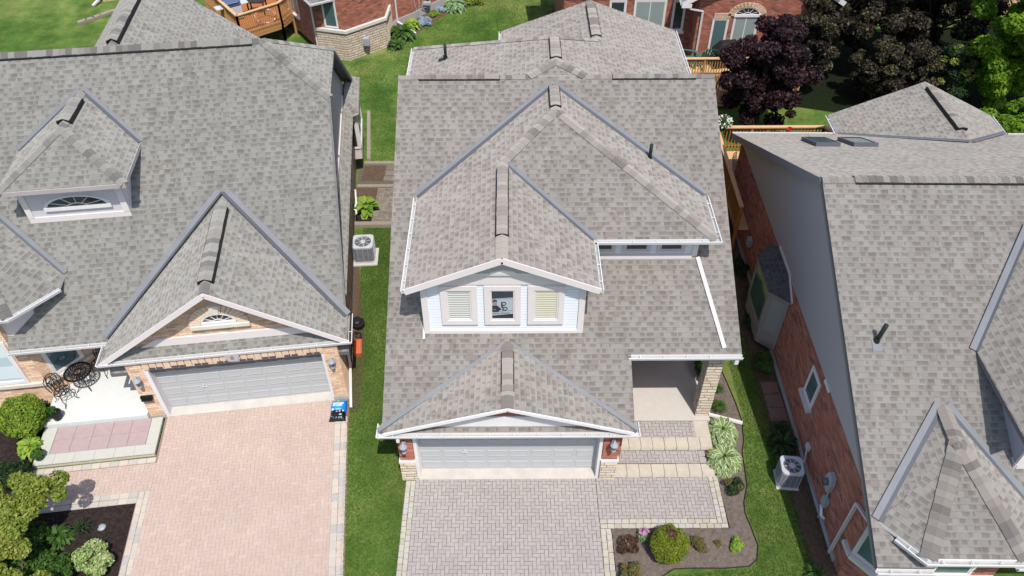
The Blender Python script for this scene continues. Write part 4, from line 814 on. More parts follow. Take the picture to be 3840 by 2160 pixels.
t = thing('patio_table', 'small dark side table with a pole standing on the deck beside the barbecue', 'table', (-13.0, 39.0, 1.15)); b = MB(); b.box(-.45, -.3, .62, .45, .3, .68); b.build('tabletop', DARKT, t)
for sx in (-1, 1):
    for sy in (-1, 1): b = MB(); b.box(sx*.4-.03, sy*.26-.03, 0, sx*.4+.03, sy*.26+.03, .62); b.build('leg', DARKT, t)
b = MB(); b.tube([(0, 0, .68), (.02, 0, 1.5)], .02); b.build('pole', WOODL, t)
b = MB(); N = 28; Rr = .50
ring = [(Rr*math.cos(2*math.pi*i/N), Rr*math.sin(2*math.pi*i/N), 0) for i in range(N+1)]; b.tube(ring, .035, 8, cap=False); hp = b.build('paddling_ring', PINKP, None, True); tag(hp, 'pink ring lying on the deck floor behind the corner balusters', 'ring', loc=(-12.35, 37.95, 1.45), rz=30); hp.rotation_euler = (R(18), 0, R(30))
b = MB()
for i in range(0, N, 4): b.tube([(q[0]*1.0, q[1]*1.0, q[2]) for q in ring[i:i+2]], .038, 8)
b.build('white_band', PVC, hp)
# ================================================================ BRICK HOUSE BEHIND, CENTRE
BC = thing('arched_window_house', 'red brick house with a fanlight gable and patio doors behind the central roof', 'house', (9, 37, 0), shift=(9, 37, 0))
b = MB(); b.box(8.55, 34.0, 0, 14.2, 40, 4.3); b.exy([(8.55, 4.3), (14.2, 4.3), (11.3, 5.9)], 34.0, 40); b.box(2.5, 34.9, 0, 8.55, 42, 4.6); b.build('brick_wall', BR_RED, BC)
b = MB(); b.slab([(7.7, 33.6, 4.0), (7.7, 41, 4.0), (11.3, 41, 6.05), (11.3, 33.6, 6.05)], .12); b.slab([(14.9, 33.6, 4.0), (14.9, 41, 4.0), (11.3, 41, 6.05), (11.3, 33.6, 6.05)], .12); b.slab([(2, 34.4, 4.7), (8.6, 34.4, 4.7), (8.6, 39, 6.8), (2, 39, 6.8)], .12); b.build('roof', [SH_B, WHITE], BC)
gutter([(7.68, 38, 3.98), (7.68, 33.6, 3.98)], BC, 1); b = MB(); b.beam((7.7, 33.58, 3.9), (11.3, 33.58, 5.95), .03, .2); b.beam((14.9, 33.58, 3.9), (11.3, 33.58, 5.95), .03, .2); b.box(7.66, 33.56, 3.76, 8.1, 34.0, 3.92); b.each('rake_board', WHITE, BC)
b = MB()
for i in range(15):
    a0, a1 = R(180*i/15+1), R(180*(i+1)/15-1); pp = lambda a, k, h_: (10.78+k*math.cos(a), 3.2+h_*math.sin(a)); b.exy([pp(a0, .62, .36), pp(a1, .62, .36), pp(a1, .88, .62), pp(a0, .88, .62)], 33.95, 34.02)
for k in range(9): b.box(9.28+k*.085, 33.95, 3.08, 9.28+k*.085+.075, 34.02, 3.33)
b.build('arch_bricks', BR_TAN, BC)
arch_window(BC, 10.78, 34.0, 3.24, 1.15, .34, .05); window(BC, (10.2, 34.0, 1.3), (1, 0, 0), 1.15, 1.9, .03, .06, BLINDG, WHITE, 1)
window(BC, (9.25, 34.0, 1.42), (1, 0, 0), .75, 1.66, .03, .06, blindmat('teal_blind', (.12, .20, .20), (.07, .12, .125), .05), WHITE, sill=WHITE)
for x0, w_, z0, h_, ml in ((5.75, 1.5, 1.2, 2.35, 1), (7.55, .6, 2.05, 1.5, 0), (4.6, .8, 2.0, 1.55, 0)): window(BC, (x0, 34.9, z0), (1, 0, 0), w_, h_, .03, .07, GLASS if x0 != 5.75 else BLINDG, WHITE, ml, sill=WPINK if ml == 0 else None)
window(BC, (5.75, 34.9, 3.62), (1, 0, 0), 1.5, .5, .03, .06, GLASS, WHITE)
downspout([(7.75, 33.7, 3.85), (8.1, 33.8, 3.62), (8.72, 33.93, 3.45), (8.74, 33.94, 1.2)], BC, TRIMG, .09)
DC = thing('timber_deck', 'raised honey-coloured timber deck below the arched window with green chairs on it', 'deck', (10, 33, 0), shift=(10, 33, 0))
planks(DC, [(7.2, 32.0), (13.2, 32.0), (13.2, 33.95), (7.2, 33.95)], 1.15, .04, WOODL, (1, 0)); rail(DC, [(7.2, 34.0), (7.2, 32.0), (13.2, 32.0)], 1.15, 2.15, WOOD, WOODL, .12, 1.35, .3)
b = MB()
for i in range(46): b.beam((7.3+i*.13, 32.03, .1), (7.3+i*.13, 32.03, 1.05), .03, .07, (1, 0, 0))
for i in range(5): b.beam((9.4, 31.4-.0, .95-i*.19), (10.3, 31.4, .95-i*.19), .28, .04)
b.build('skirt_boards', WOODL, DC)
def adirondack(loc, rz, label):
    t = thing('adirondack_chair', label, 'chair', loc, rz, 'green garden chairs'); b = MB()
    for i in range(5): b.beam((-.24+i*.12, .25, .3), (-.30+i*.15, .55, 1.02-abs(i-2)*.05), .10, .02, (0, -1, .4))
    b.build('backrest', GREENC, t); b = MB()
    for i in range(5): b.beam((-.27, -.25+i*.11, .38-i*.025), (.27, -.25+i*.11, .38-i*.025), .09, .02)
    b.build('seat', GREENC, t)
    for s in (-1, 1):
        b = MB(); b.beam((s*.33, -.32, .55), (s*.33, .42, .58), .11, .022); b.build('armrest', GREENC, t)
        b = MB(); b.beam((s*.3, -.28, 0), (s*.3, -.28, .54), .08, .03, (1, 0, 0)); b.build('leg', GREENC, t)
        b = MB(); b.beam((s*.27, -.3, .34), (s*.27, .62, .02), .03, .1); b.build('leg', GREENC, t)
    return t
adirondack((8.28, 33.25, 1.17), 80, 'green slatted garden chair turned sideways beside the downspout'); adirondack((8.95, 33.35, 1.17), 195, 'green slatted garden chair with its fan back to the lawn, beside the black cover')
bbq((10.0, 33.3, 1.17), 8, 'barbecue under a black cover on the honey-coloured deck', True)
DR = thing('timber_deck', 'reddish timber deck with a hanging flower basket behind the skylight roof', 'deck', (10, 25.5, 0), shift=(10, 25.5, 0))
planks(DR, [(8.0, 24.2), (12.4, 24.2), (12.4, 26.3), (8.0, 26.3)], 1.2, .04, WOODL, (1, 0)); rail(DR, [(8.0, 21.3), (8.1, 26.35), (12.35, 26.35), (13.1, 25.0)], 1.2, 2.2, WOODR, WOODL, .13, 1.45)
planks(DR, [(8.0, 21.3), (9.2, 21.3), (9.2, 24.2), (8.0, 24.2)], 1.2, .04, WOODL, (1, 0))
# ================================================================ GROUND
b = MB(); b.face([(-400, -300, 0), (400, -300, 0), (400, 600, 0), (-400, 600, 0)]); struct(b.build('lawn', LAWN))
def sheet(name, poly, z, mat, fr=None):
    b = MB(); b.face([(x, y, z) if fr is None else fr.W(x, y, z) for x, y in poly]); return struct(b.build(name, mat))
def inpoly(x, y, poly):
    c = False; n = len(poly)
    for i in range(n):
        (x0, y0), (x1, y1) = poly[i], poly[i-1]
        if (y0 > y) != (y1 > y) and x < (x1-x0)*(y-y0)/(y1-y0)+x0: c = not c
    return c
def stones(name, quads, mat, z, th=.02, fr=None, jit=.003, inset=.0055, tilt=0.):
    """each quad (x0,y0,x1,y1) a block with chamfered top"""
    V_, F_, Rv = [], [], []
    for (x0, y0, x1, y1) in quads:
        g = inset; j = [NR.uniform(-jit, jit) for _ in range(8)]; zz = z+NR.uniform(-.0015, .0015)*(1+tilt); n = len(V_); c = .008
        base = [(x0+g+j[0], y0+g+j[1]), (x1-g+j[2], y0+g+j[3]), (x1-g+j[4], y1-g+j[5]), (x0+g+j[6], y1-g+j[7])]
        mx, my = (x0+x1)/2, (y0+y1)/2
        for (x, y) in base: V_.append((x, y, zz-th))
        for (x, y) in base: V_.append((x, y, zz-c*.6))
        for (x, y) in base: V_.append((x+c*(1 if x < mx else -1), y+c*(1 if y < my else -1), zz))
        for a in (0, 4): F_ += [(n+a+k, n+a+(k+1) % 4, n+a+4+(k+1) % 4, n+a+4+k) for k in range(4)]
        F_.append((n+8, n+9, n+10, n+11)); Rv += [NR.random()]*9
    if fr is not None: V_ = [fr.W(*p) for p in V_]
    me = bpy.data.meshes.new(name); me.from_pydata(V_, [], F_); me.materials.append(mat); at = me.attributes.new('rnd', 'FLOAT', 'FACE'); at.data.foreach_set('value', Rv)
    o = bpy.data.objects.new(name, me); COL.objects.link(o); return struct(o)
def herring(rects, w_, ox=0, oy=0):
    """90 degree herringbone of 2:1 blocks, cut to the given rectangles"""
    q = []
    for (X0, Y0, X1, Y1) in rects:
        i0, i1 = int((X0-ox)/w_)-3, int((X1-ox)/w_)+3; j0, j1 = int((Y0-oy)/w_)-3, int((Y1-oy)/w_)+3
        for j in range(j0, j1):
            for i in range(i0, i1):
                k = (i-j) % 4; x, y = ox+i*w_, oy+j*w_
                r = (x, y, x+2*w_, y+w_) if k == 0 else (x, y, x+w_, y+2*w_) if k == 3 else None
                if r is None: continue
                r = (max(r[0], X0), max(r[1], Y0), min(r[2], X1), min(r[3], Y1))
                if r[2]-r[0] > .02 and r[3]-r[1] > .02: q.append(r)
    return q
def course(p, q, w_, l_):                 # axis-aligned row of blocks between two corners; long side follows the run
    r = []; (x0, y0), (x1, y1) = p, q
    if abs(x1-x0) > abs(y1-y0):
        n = max(1, round(abs(x1-x0)/l_)); d = (x1-x0)/n
        for i in range(n): a, b_ = sorted((x0+d*i, x0+d*(i+1))); r.append((a, y0, b_, y0+w_))
    else:
        n = max(1, round(abs(y1-y0)/l_)); d = (y1-y0)/n
        for i in range(n): a, b_ = sorted((y0+d*i, y0+d*(i+1))); r.append((x0, a, x0+w_, b_))
    return r
# centre driveway
gp = [(-2.68, 3), (2.34, 3), (2.34, 10.68), (5.47, 10.68), (5.47, 11.98), (2.5, 11.98), (2.42, 11.93), (-2.68, 11.93)]
sheet('driveway_bed', [(-2.97, 3), (2.64, 3), (2.64, 10.4), (5.78, 10.4), (5.74, 12.0), (-2.97, 11.9)], .012, JOINT)
stones('driveway', herring([(-2.68, 3, 2.34, 11.93), (2.34, 10.68, 5.47, 11.97)], .1065, -2.68, 3), PV_GREY, .022)
eb = course((-2.95, 3), (-2.95, 11.88), .135, .175)+course((-2.812, 3), (-2.812, 11.88), .13, .165)
eb += course((2.34, 3), (2.34, 10.4), .14, .2)+course((2.485, 3), (2.485, 10.4), .14, .17)+course((2.34, 10.4), (5.75, 10.4), .135, .19)+course((2.34, 10.54), (5.47, 10.54), .135, .19)
eb += course((5.475, 10.54), (5.475, 12.0), .135, .19)+course((5.615, 10.54), (5.615, 12.0), .13, .17)
stones('driveway_edging', eb, PV_EDGE, .026, .02, None, .006, .006)
b = MB(); b.shape([(-2.60, 11.92, .012), (2.44, 11.92, .012), (2.38, 12.27, .035), (-2.54, 12.27, .035)], [(0, 1, 2, 3)]); struct(b.build('driveway_apron', CONC))
# entrance steps
b = MB(); b.box(2.9, 12.3, 0, 5.62, 12.74, .148); b.box(3.0, 12.76, 0, 5.72, 13.66, .29); struct(b.build('walkway_base', JOINT))
stones('walkway', herring([(2.9, 12.32, 5.3, 12.75)], .1065, .02, .03)+course((5.3, 12.32), (5.3, 12.74), .19, .2), PV_GREY, .158)
stones('walkway', herring([(3.0, 13.1, 5.2, 13.65)], .1065, .04, .05)+course((5.2, 13.1), (5.2, 13.64), .22, .2), PV_GREY, .30)
for (x0, x1, y0, y1, z0, z1) in ((2.86, 5.66, 11.96, 12.31, 0, .15), (3.0, 5.72, 12.75, 13.1, .15, .30)):
    q = []; n = 8; d = (x1-x0)/n; b = MB()
    for i in range(n): b.box(x0+d*i+.004, y0+NR.uniform(-.01, .01), z0, x0+d*(i+1)-.004, y1, z1+NR.uniform(-.003, .003))
    struct(b.build('steps', STEPST, bevel=.018))
b = MB(); b.box(5.3, 13.1, .0, 5.72, 13.66, .305); struct(b.build('step_slab', STEPST, bevel=.01))
# beds
def bed(name, poly, z, mat, fr=None, amp=.03, cut=.16):
    """soil bed: a flat edge-to-edge sheet carrying an uneven grid of clods"""
    W_ = (lambda x, y, z: fr.W(x, y, z)) if fr else (lambda x, y, z: (x, y, z)); vs_ = [W_(x, y, z-.008) for x, y in poly]; fs = [tuple(range(len(poly)))]
    x0, x1, y0, y1 = min(p[0] for p in poly), max(p[0] for p in poly), min(p[1] for p in poly), max(p[1] for p in poly); g = .11; nx, ny = int((x1-x0)/g)+1, int((y1-y0)/g)+1; ids = {}
    ok = lambda i, j: inpoly(x0+i*g, y0+j*g, poly)
    def vid(i, j):
        if (i, j) not in ids:
            inner = all(ok(i+a, j+b_) for a, b_ in ((1, 0), (-1, 0), (0, 1), (0, -1))); ids[(i, j)] = len(vs_); vs_.append(W_(x0+i*g+NR.uniform(-.03, .03), y0+j*g+NR.uniform(-.03, .03), z+(NR.uniform(.0, amp) if inner else -.012)))
        return ids[(i, j)]
    for i in range(nx):
        for j in range(ny):
            if ok(i, j) and ok(i+1, j) and ok(i, j+1) and ok(i+1, j+1): fs.append((vid(i, j), vid(i+1, j), vid(i+1, j+1), vid(i, j+1)))
    me = bpy.data.meshes.new(name); me.from_pydata(vs_, [], fs); me.materials.append(mat); o = bpy.data.objects.new(name, me); COL.objects.link(o); return struct(o)
BEDC = [(6.0, 16.5), (6.55, 16.2), (6.69, 15.32), (6.79, 14.57), (6.84, 13.9), (6.74, 13.15), (6.61, 12.77), (6.57, 12.3), (6.51, 11.68), (6.31, 11.16), (6.27, 10.83), (6.35, 10.34), (6.4, 9.9), (6.29, 9.52), (6.05, 9.33), (5.4, 9.28), (4.62, 9.29), (4.12, 9.27), (3.75, 9.05), (3.4, 8.5), (3.2, 7.6), (2.62, 7.0), (2.62, 10.42), (5.75, 10.42), (5.75, 12.0), (5.62, 12.0), (5.7, 13.6), (5.8, 13.7), (5.8, 16.5)]
bed('garden_bed', BEDC, .02, SOIL)
b = MB(); pts = [(x, y, .02) for x, y in BEDC[1:21]]; b.tube(pts, .018, 5); struct(b.build('bed_edging', plain('edging_black', (.02, .018, .015), .7)))
# left driveway in its own frame
lp = [(-4.9, -10), (.06, -10), (.06, -.34), (-4.93, -.34), (-4.93, -1.76), (-8.6, -1.76), (-8.6, -1.97), (-8.6, -2.85), (-4.9, -2.85)]
sheet('driveway_bed', [(-5.22, -10), (.48, -10), (.48, -.3), (-4.96, -.3), (-4.96, -1.74), (-8.6, -1.74), (-8.6, -3.2), (-5.22, -3.2)], .008, JOINTP, LF)
lp2 = [(-4.9, -10), (.06, -10), (.06, -.34), (-4.93, -.34), (-4.93, -1.97), (-8.5, -1.97), (-8.5, -2.85), (-4.9, -2.85)]
stones('driveway', herring([(-4.9, -10, .07, -.34), (-8.5, -2.85, -4.9, -1.95)], .1065, -4.9, -10), PV_PINK, .022, .02, LF, .0015, .003)
eb = course((.07, -10), (.07, -1.0), .18, .24)+course((.255, -10), (.255, -1.0), .19, .24)+course((-5.2, -10), (-5.2, -2.85), .16, .24)+course((-5.035, -10), (-5.035, -2.85), .14, .22)
eb += course((-8.5, -3.2), (-5.2, -3.2), .17, .25)+course((-8.5, -3.02), (-5.2, -3.02), .17, .25)+course((-8.5, -1.93), (-4.95, -1.93), .18, .25)
stones('driveway_edging', eb, PV_EDGEL, .026, .02, LF, .005, .005)
b = MB(); b.shape([LF.W(*p) for p in ((-4.95, -.33, .012), (.07, -.33, .012), (.0, .02, .035), (-4.88, .02, .035))], [(0, 1, 2, 3)]); struct(b.build('driveway_apron', CONC))
# landing with pink flags
def boxes(name, quads, z0, z1, mat, fr, bev=.008):
    b = MB()
    for (x0, y0, x1, y1) in quads:
        p = [fr.W(x, y) for x, y in ((x0, y0), (x1, y0), (x1, y1), (x0, y1))]; b.prism([(q[0], q[1]) for q in p], z0, z1)
    return struct(b.build(name, mat, bevel=bev))
boxes('landing_base', [(-8.3, -1.70, -4.99, -.46)], 0, .17, plain('landing_block', (.46, .42, .33), .9, 0, .2, .25, 7.), LF, 0)
fx = [-7.92+i*.53 for i in range(6)]
boxes('landing_flags', [(fx[i]+.005, y0, fx[i+1]-.005, y1) for i in range(5) for y0, y1 in ((-.93, -.47), (-1.40, -.94))], .17, .205, PINKST, LF)
boxes('landing_edging', [(-8.28+i*.55, -1.74, -8.28+(i+1)*.55-.006, -1.41) for i in range(5)]+[(-5.26, -1.40, -4.95, -.47), (-5.53, -1.74, -4.95, -1.41), (-8.3, -1.40, -7.93, -.47)], .17, .208, BEIGEST, LF)
bed('mulch_bed', [(-5.22, -10), (-5.22, -3.2), (-8.7, -3.2), (-8.7, -1.7), (-8.32, -1.7), (-8.32, .6), (-12, .6), (-12, -10)], .015, MULCH, LF, .05)
# soil strips and side-yard patio
sheet('soil_strip', [(.47, -.9), (.80, -.8), (.92, 2.2), (.70, 5.6), (.86, 7.2), (.47, 7.3)], .006, SOILB, LF)
sheet('patio_bed', [(-6.1, 22.95), (-3.2, 23.0), (-3.2, 27.4), (-6.3, 27.15)], .02, JOINT)
q = herring([(-5.35, 23.15, -3.2, 25.42)], .105, -5.35, 23.2)+course((-5.2, 25.9), (-3.3, 25.9), .3, .3)+course((-5.15, 26.25), (-3.3, 26.25), .35, .35)+course((-5.15, 26.65), (-3.3, 26.65), .35, .35)
stones('patio', q, PV_DULL, .03)
b = MB(); b.box(-5.98, 22.92, 0, -3.1, 23.12, .16); b.box(-6.1, 27.0, 0, -3.1, 27.18, .10); b.box(-6.2, 25.45, 0, -3.1, 25.62, .06); b.beam((-5.93, 27.2, .1), (-6.42, 31.0, .1), .14, .2); struct(b.build('timber_edging', TIMBER, bevel=.01))
bed('soil_square', [(-5.95, 23.2), (-5.35, 23.2), (-5.35, 24.2), (-6.0, 24.2)], .035, MULCH); bed('soil_square', [(-6.15, 24.7), (-5.3, 24.7), (-5.22, 25.42), (-6.2, 25.42)], .035, SOILB); bed('soil_square', [(-6.1, 25.9), (-5.17, 25.9), (-5.2, 26.95), (-6.05, 26.95)], .035, SOILB)
bed('flower_bed', [(-6.3, 36.9), (-5.9, 37.55), (-5.15, 38.25), (-4.55, 39.6), (-3.8, 40.7), (-3.15, 41.5), (-2.4, 42.05), (-1.2, 43.6), (-1.9, 44.7), (-5.2, 40.6), (-6.1, 39.6)], .012, SOILB)
bed('side_bed', [(7.65, 8.2), (8.2, 8.2), (8.5, 24), (7.9, 24), (7.65, 18), (7.55, 14)], .01, SOILB)
for i, (y, n_) in enumerate(((14.86, 0), (14.36, 0), (13.86, 0))):
    b = MB(); b.box(7.72, y, 0, 8.22, y+.47, .035); struct(b.build('stepping_stone', plain('red_slab%d' % i, (.22, .13, .11), .9), bevel=.006))
st = [(-23.045, 40.35), (-22.75, 40.6), (-22.5, 40.9), (-22.2, 41.2), (-21.9, 41.55)]
for i, (x, y) in enumerate(st):
    b = MB(); b.box(-.26, -.12, 0, .26, .12, .16); o = b.build('retaining_stone', TIMBER, None, bevel=.02); tag(o, 'rough grey stone block in the short row set into the left lawn', 'stone block', 'stone blocks in the left lawn', (x, y, .0), 44+random.uniform(-8, 8))
b = MB(); b.prism([(-23.2, 42.9), (-20.5, 43.8), (-21, 46), (-24, 45)], 0, 2.5); o = b.build('brick_corner', STONE, None); 
tag(o, 'stone base corner of a house at the edge of the far left lawn', 'house')
b = MB(); b.beam((-22.95, 43.0, .3), (-23.25, 42.3, .08), .12, .09); b.beam((-22.95, 43.0, .3), (-22.9, 43.05, 2.4), .09, .09); b.build('downspout', WHITE, o)
# ---------------------------------------------------------------- grass blades
def blades(name, poly, n, h=(.025, .06), holes=(), dens=None):
    xs = [p[0] for p in poly]; ys = [p[1] for p in poly]; P = []
    while len(P) < n:
        x, y = NR.uniform(min(xs), max(xs)), NR.uniform(min(ys), max(ys))
        if inpoly(x, y, poly): P.append((x, y))
    P = np.array(P); k = len(P); a = NR.uniform(0, 2*np.pi, k); hh = NR.uniform(*h, k); wd = NR.uniform(.006, .013, k); le = NR.uniform(0, .05, (k, 2))*NR.choice([-1, 1], (k, 2))
    v = np.zeros((k, 3, 3)); v[:, 0, 0] = P[:, 0]-np.cos(a)*wd; v[:, 0, 1] = P[:, 1]-np.sin(a)*wd; v[:, 1, 0] = P[:, 0]+np.cos(a)*wd; v[:, 1, 1] = P[:, 1]+np.sin(a)*wd
    v[:, 2, :2] = P+le; v[:, 2, 2] = hh; me = bpy.data.meshes.new(name); rawmesh(me, v.reshape(-1, 3), 3, NR.random(k)**1.6); me.materials.append(L_BLADE)
    o = bpy.data.objects.new(name, me); COL.objects.link(o); o['kind'] = 'stuff'; o['label'] = 'short mown green grass blades of the lawn'; o['category'] = 'grass'; return o
def rawmesh(me, verts, nv, rnd):
    k = len(verts)//nv; me.vertices.add(len(verts)); me.vertices.foreach_set('co', np.ascontiguousarray(verts, dtype=np.float32).ravel()); me.loops.add(k*nv); me.loops.foreach_set('vertex_index', np.arange(k*nv, dtype=np.int32))
    me.polygons.add(k); me.polygons.foreach_set('loop_start', np.arange(0, k*nv, nv, dtype=np.int32)); me.polygons.foreach_set('loop_total', np.full(k, nv, dtype=np.int32)); me.update(calc_edges=True)
    at = me.attributes.new('rnd', 'FLOAT', 'FACE'); at.data.foreach_set('value', np.asarray(rnd, dtype=np.float32))
blades('grass', [(-4.31, 8.5), (-4.95, 14), (-5.05, 17), (-5.6, 22.9), (-3.0, 22.9), (-3.0, 12.2), (-2.93, 11.9), (-2.93, 8.5)], 75000)
blades('grass', [(-5.8, 27.2), (-3, 27.2), (0, 27), (5, 30), (5, 42), (-1.2, 43.6), (-3.8, 40.7), (-6.2, 36.9), (-8, 35.7), (-9, 34)], 60000, (.03, .08))
blades('grass', [(6.15, 8.3), (7.7, 8.3), (7.7, 20), (6.9, 20), (6.9, 14), (6.62, 12.5), (6.3, 11), (6.45, 10), (6.2, 9.3), (4, 9.1), (3.5, 8.3)], 30000)
# ================================================================ PLANTS
def leafcloud(cs, n, size, mat, name, parent=None, flat=.35, asp=1.7, rbias=.5, rpow=1., seed=None, noise_r=0.):
    """n small folded leaves spread in ellipsoids cs=[(x,y,z,rx,ry,rz,weight)]"""
    C_ = np.array([c[:6] for c in cs], float); W_ = np.array([c[6] if len(c) > 6 else c[3]*c[4] for c in cs], float); W_ /= W_.sum()
    idx = NR.choice(len(cs), n, p=W_); d = NR.normal(size=(n, 3)); d /= np.linalg.norm(d, axis=1)[:, None]
    r = NR.random(n)**(1/3*rbias); 
    if noise_r:
        ph = NR.uniform(0, 6.28, (6,)); f = sum(np.sin(d[:, i % 3]*(4+2.1*i)+ph[i]+idx*1.7+d[:, (i+1) % 3]*3.3) for i in range(6))/6; r = r*(1+noise_r*f)
    p = C_[idx, :3]+d*r[:, None]*C_[idx, 3:6]
    nn = d*.55+NR.normal(size=(n, 3))*.55; nn[:, 2] += flat*1.5; nn /= np.linalg.norm(nn, axis=1)[:, None]
    t = np.cross(nn, NR.normal(size=(n, 3))); t /= np.linalg.norm(t, axis=1)[:, None]; bt = np.cross(nn, t)
    sz = size*NR.uniform(.6, 1.35, n)[:, None]; L_ = t*sz*asp/2; B_ = bt*sz/2
    v = np.stack([p-L_, p+B_*.9-L_*.1+nn*sz*.12, p+L_, p-B_*.9-L_*.1+nn*sz*.12], 1).reshape(-1, 3)
    rv = np.clip(NR.random(n)*.75+.25*NR.random(len(cs))[idx], 0, 1); me = bpy.data.meshes.new(name); rawmesh(me, v, 4, rv); me.materials.append(mat)
    o = bpy.data.objects.new(name, me); COL.objects.link(o); o.parent = parent; return o
def clumps(n, rx, ry, rz, cz, cr, hollow=.5, seed=0):
    g = np.random.default_rng(seed); out = []
    for i in range(n):
        d = g.normal(size=3); d /= np.linalg.norm(d); r = hollow+(1-hollow)*g.random(); s_ = cr*g.uniform(.6, 1.35)
        out.append((d[0]*rx*r, d[1]*ry*r, cz+d[2]*rz*r, s_, s_, s_*.75))
    return out
def shrub(name, label, cat, loc, cs, n, size, mat, stems=True, stem_m=None, group=None, **k):
    t = thing(name, label, cat, loc, 0, group); leafcloud(cs, n, size, mat, 'foliage', t, **k)
    if stems:
        b = MB()
        for i in range(7):
            c = cs[random.randrange(len(cs))]; b.tube([(random.uniform(-.03, .03), random.uniform(-.03, .03), 0), (c[0]*.5, c[1]*.5, c[2]*.55), (c[0]*.9, c[1]*.9, c[2])], .012, 5, .004)
        b.build('stem', stem_m or BARK, t)
    return t
def tree(name, label, loc, h, cs, n, size, mat, r0=.12, limbs=9, **k):
    t = thing(name, label, 'tree', loc); b = MB(); b.tube([(0, 0, 0), (.05, .03, h*.35), (-.03, .05, h*.7), (0, 0, h)], r0, 9, r0*.3)
    cc = sorted(cs, key=lambda c: -c[3])[:limbs*2]; random.shuffle(cc)
    for c in cc[:limbs]:
        z0 = min(h*.9, max(h*.25, c[2]*.55)); b.tube([(0, 0, z0), (c[0]*.5, c[1]*.5, (z0+c[2])/2+.1), (c[0], c[1], c[2])], r0*.42, 6, .012)
    b.build('trunk', BARK, t, True); leafcloud(cs, n, size, mat, 'crown', t, **k); return t
# clipped boxwood at the left
shrub('round_bush', 'large clipped bright green bush beside the white porch', 'bush', LF.W(-8.75, -.35), clumps(40, .52, .52, .48, .72, .22, .8, 3)+[(0, 0, .7, .62, .62, .58, 1.2)], 15000, .05, L_BOX, rbias=.35, noise_r=.05)
def rosette(name, label, cat, loc, n, rad, ht, lw, ll, mat, marg=None, seed=1, arch=1., group=None, up0=.9):
    """hosta-like clump: arching broad leaves, each with a margin"""
    g = np.random.default_rng(seed); t = thing(name, label, cat, loc, 0, group); a_, m_ = MB(), MB()
    for i in range(n):
        f = (i+.5)/n; az = i*2.39996+g.uniform(-.3, .3); rr = rad*(.12+.78*f**.6); el = up0*(1-f)+.12; L_ = ll*g.uniform(.8, 1.15); W_ = lw*g.uniform(.85, 1.15)
        c, s_ = math.cos(az), math.sin(az); z0 = ht*(1-f**1.6*.72)*g.uniform(.9, 1.1); base = Vector((c*rr*.55, s_*rr*.55, z0*.8)); dr = Vector((c, s_, 0)); sd = Vector((-s_, c, 0)); a_.rv = m_.rv = g.random(); pts = []
        for q in range(5):
            u = q/4; w_ = math.sin(math.pi*min(.97, u*.9+.08))**.8*W_/2; p = base+dr*(L_*u)+Vector((0, 0, L_*(el*u-arch*.75*u*u))); pts.append((p, w_))
        for q in range(4):
            (p, w0), (p2, w1_) = pts[q], pts[q+1]; K = .74 if marg else 1.; dz_ = Vector((0, 0, .25))
            for sgn in (-1, 1):
                a_.face([p, p+sd*w0*K*sgn+dz_*w0*K, p2+sd*w1_*K*sgn+dz_*w1_*K, p2])
                if marg: m_.face([p+sd*w0*K*sgn+dz_*w0*K, p+sd*w0*sgn+dz_*w0*.8, p2+sd*w1_*sgn+dz_*w1_*.8, p2+sd*w1_*K*sgn+dz_*w1_*K])
        a_.tube([(c*.02, s_*.02, 0), tuple(base)], .006, 4)
    a_.build('leaves', mat, t)
    if marg: m_.build('leaf_margins', marg, t)
    return t
rosette('hosta', 'white-edged hosta clump nearer the porch pillar', 'plant', (6.12, 13.35, .02), 150, .52, .42, .165, .27, L_HOSTA, L_HOSTW, 2)
rosette('hosta', 'white-edged hosta clump beside the lower stone step', 'plant', (5.98, 12.42, .02), 160, .58, .42, .17, .28, L_HOSTA, L_HOSTW, 5)
shrub('spirea_bush', 'small dark olive bush beside the driveway corner and hostas', 'bush', (6.13, 11.5, .02), clumps(16, .22, .22, .15, .24, .11, .4, 8), 2600, .028, L_DK, rbias=.7); leafcloud(clumps(7, .26, .26, .15, .26, .07, .9, 9), 700, .026, L_RUST, 'new_growth', bpy.data.objects['spirea_bush'])
shrub('cedar_globe', 'round golden-green cedar globe with a brown bare top in the front bed', 'bush', (3.98, 9.68, .02), clumps(60, .40, .40, .38, .50, .12, .92, 4)+[(0, 0, .48, .47, .47, .45, .5)], 17000, .026, L_CEDAR, rbias=.25, asp=2.4, flat=.1)
leafcloud([(.02, .06, .93, .14, .12, .05), (.0, .12, .90, .10, .08, .05)], 600, .03, L_DEAD, 'bare_patch', bpy.data.objects['cedar_globe'], asp=3)
shrub('dried_perennial', 'dried dark brown perennial clump between the driveway edge and the cedar globe', 'plant', (3.02, 9.85, .02), clumps(26, .27, .25, .12, .14, .10, .3, 12), 2600, .028, L_DEAD, asp=4.5, flat=0.)
t = shrub('tulip_clump', 'grey-green tulip clump with lilac blooms touching the cedar globe', 'flower', (3.42, 10.12, .02), [(0, 0, .12, .12, .12, .12)], 260, .045, L_HOSTP, asp=3.5, flat=0); leafcloud([(.02, .05, .27, .13, .1, .03)], 60, .05, L_PINKF, 'blooms', t)
shrub('boxwood_bush', 'leafy green bush at the driveway corner of the front bed', 'bush', (2.95, 9.05, .02), clumps(18, .22, .22, .2, .28, .12, .5, 15), 2600, .04, L_RUST, rbias=.6)
shrub('spirea_bush', 'small rust-tipped bush right of the cedar globe', 'bush', (4.85, 9.85, .02), clumps(18, .2, .18, .12, .18, .085, .4, 18), 2200, .028, L_RUST, rbias=.7)
shrub('lime_bush', 'small bright lime bush on the open soil', 'bush', (5.8, 9.85, .02), clumps(14, .15, .19, .1, .15, .08, .4, 21), 1500, .035, L_LIME, rbias=.7)
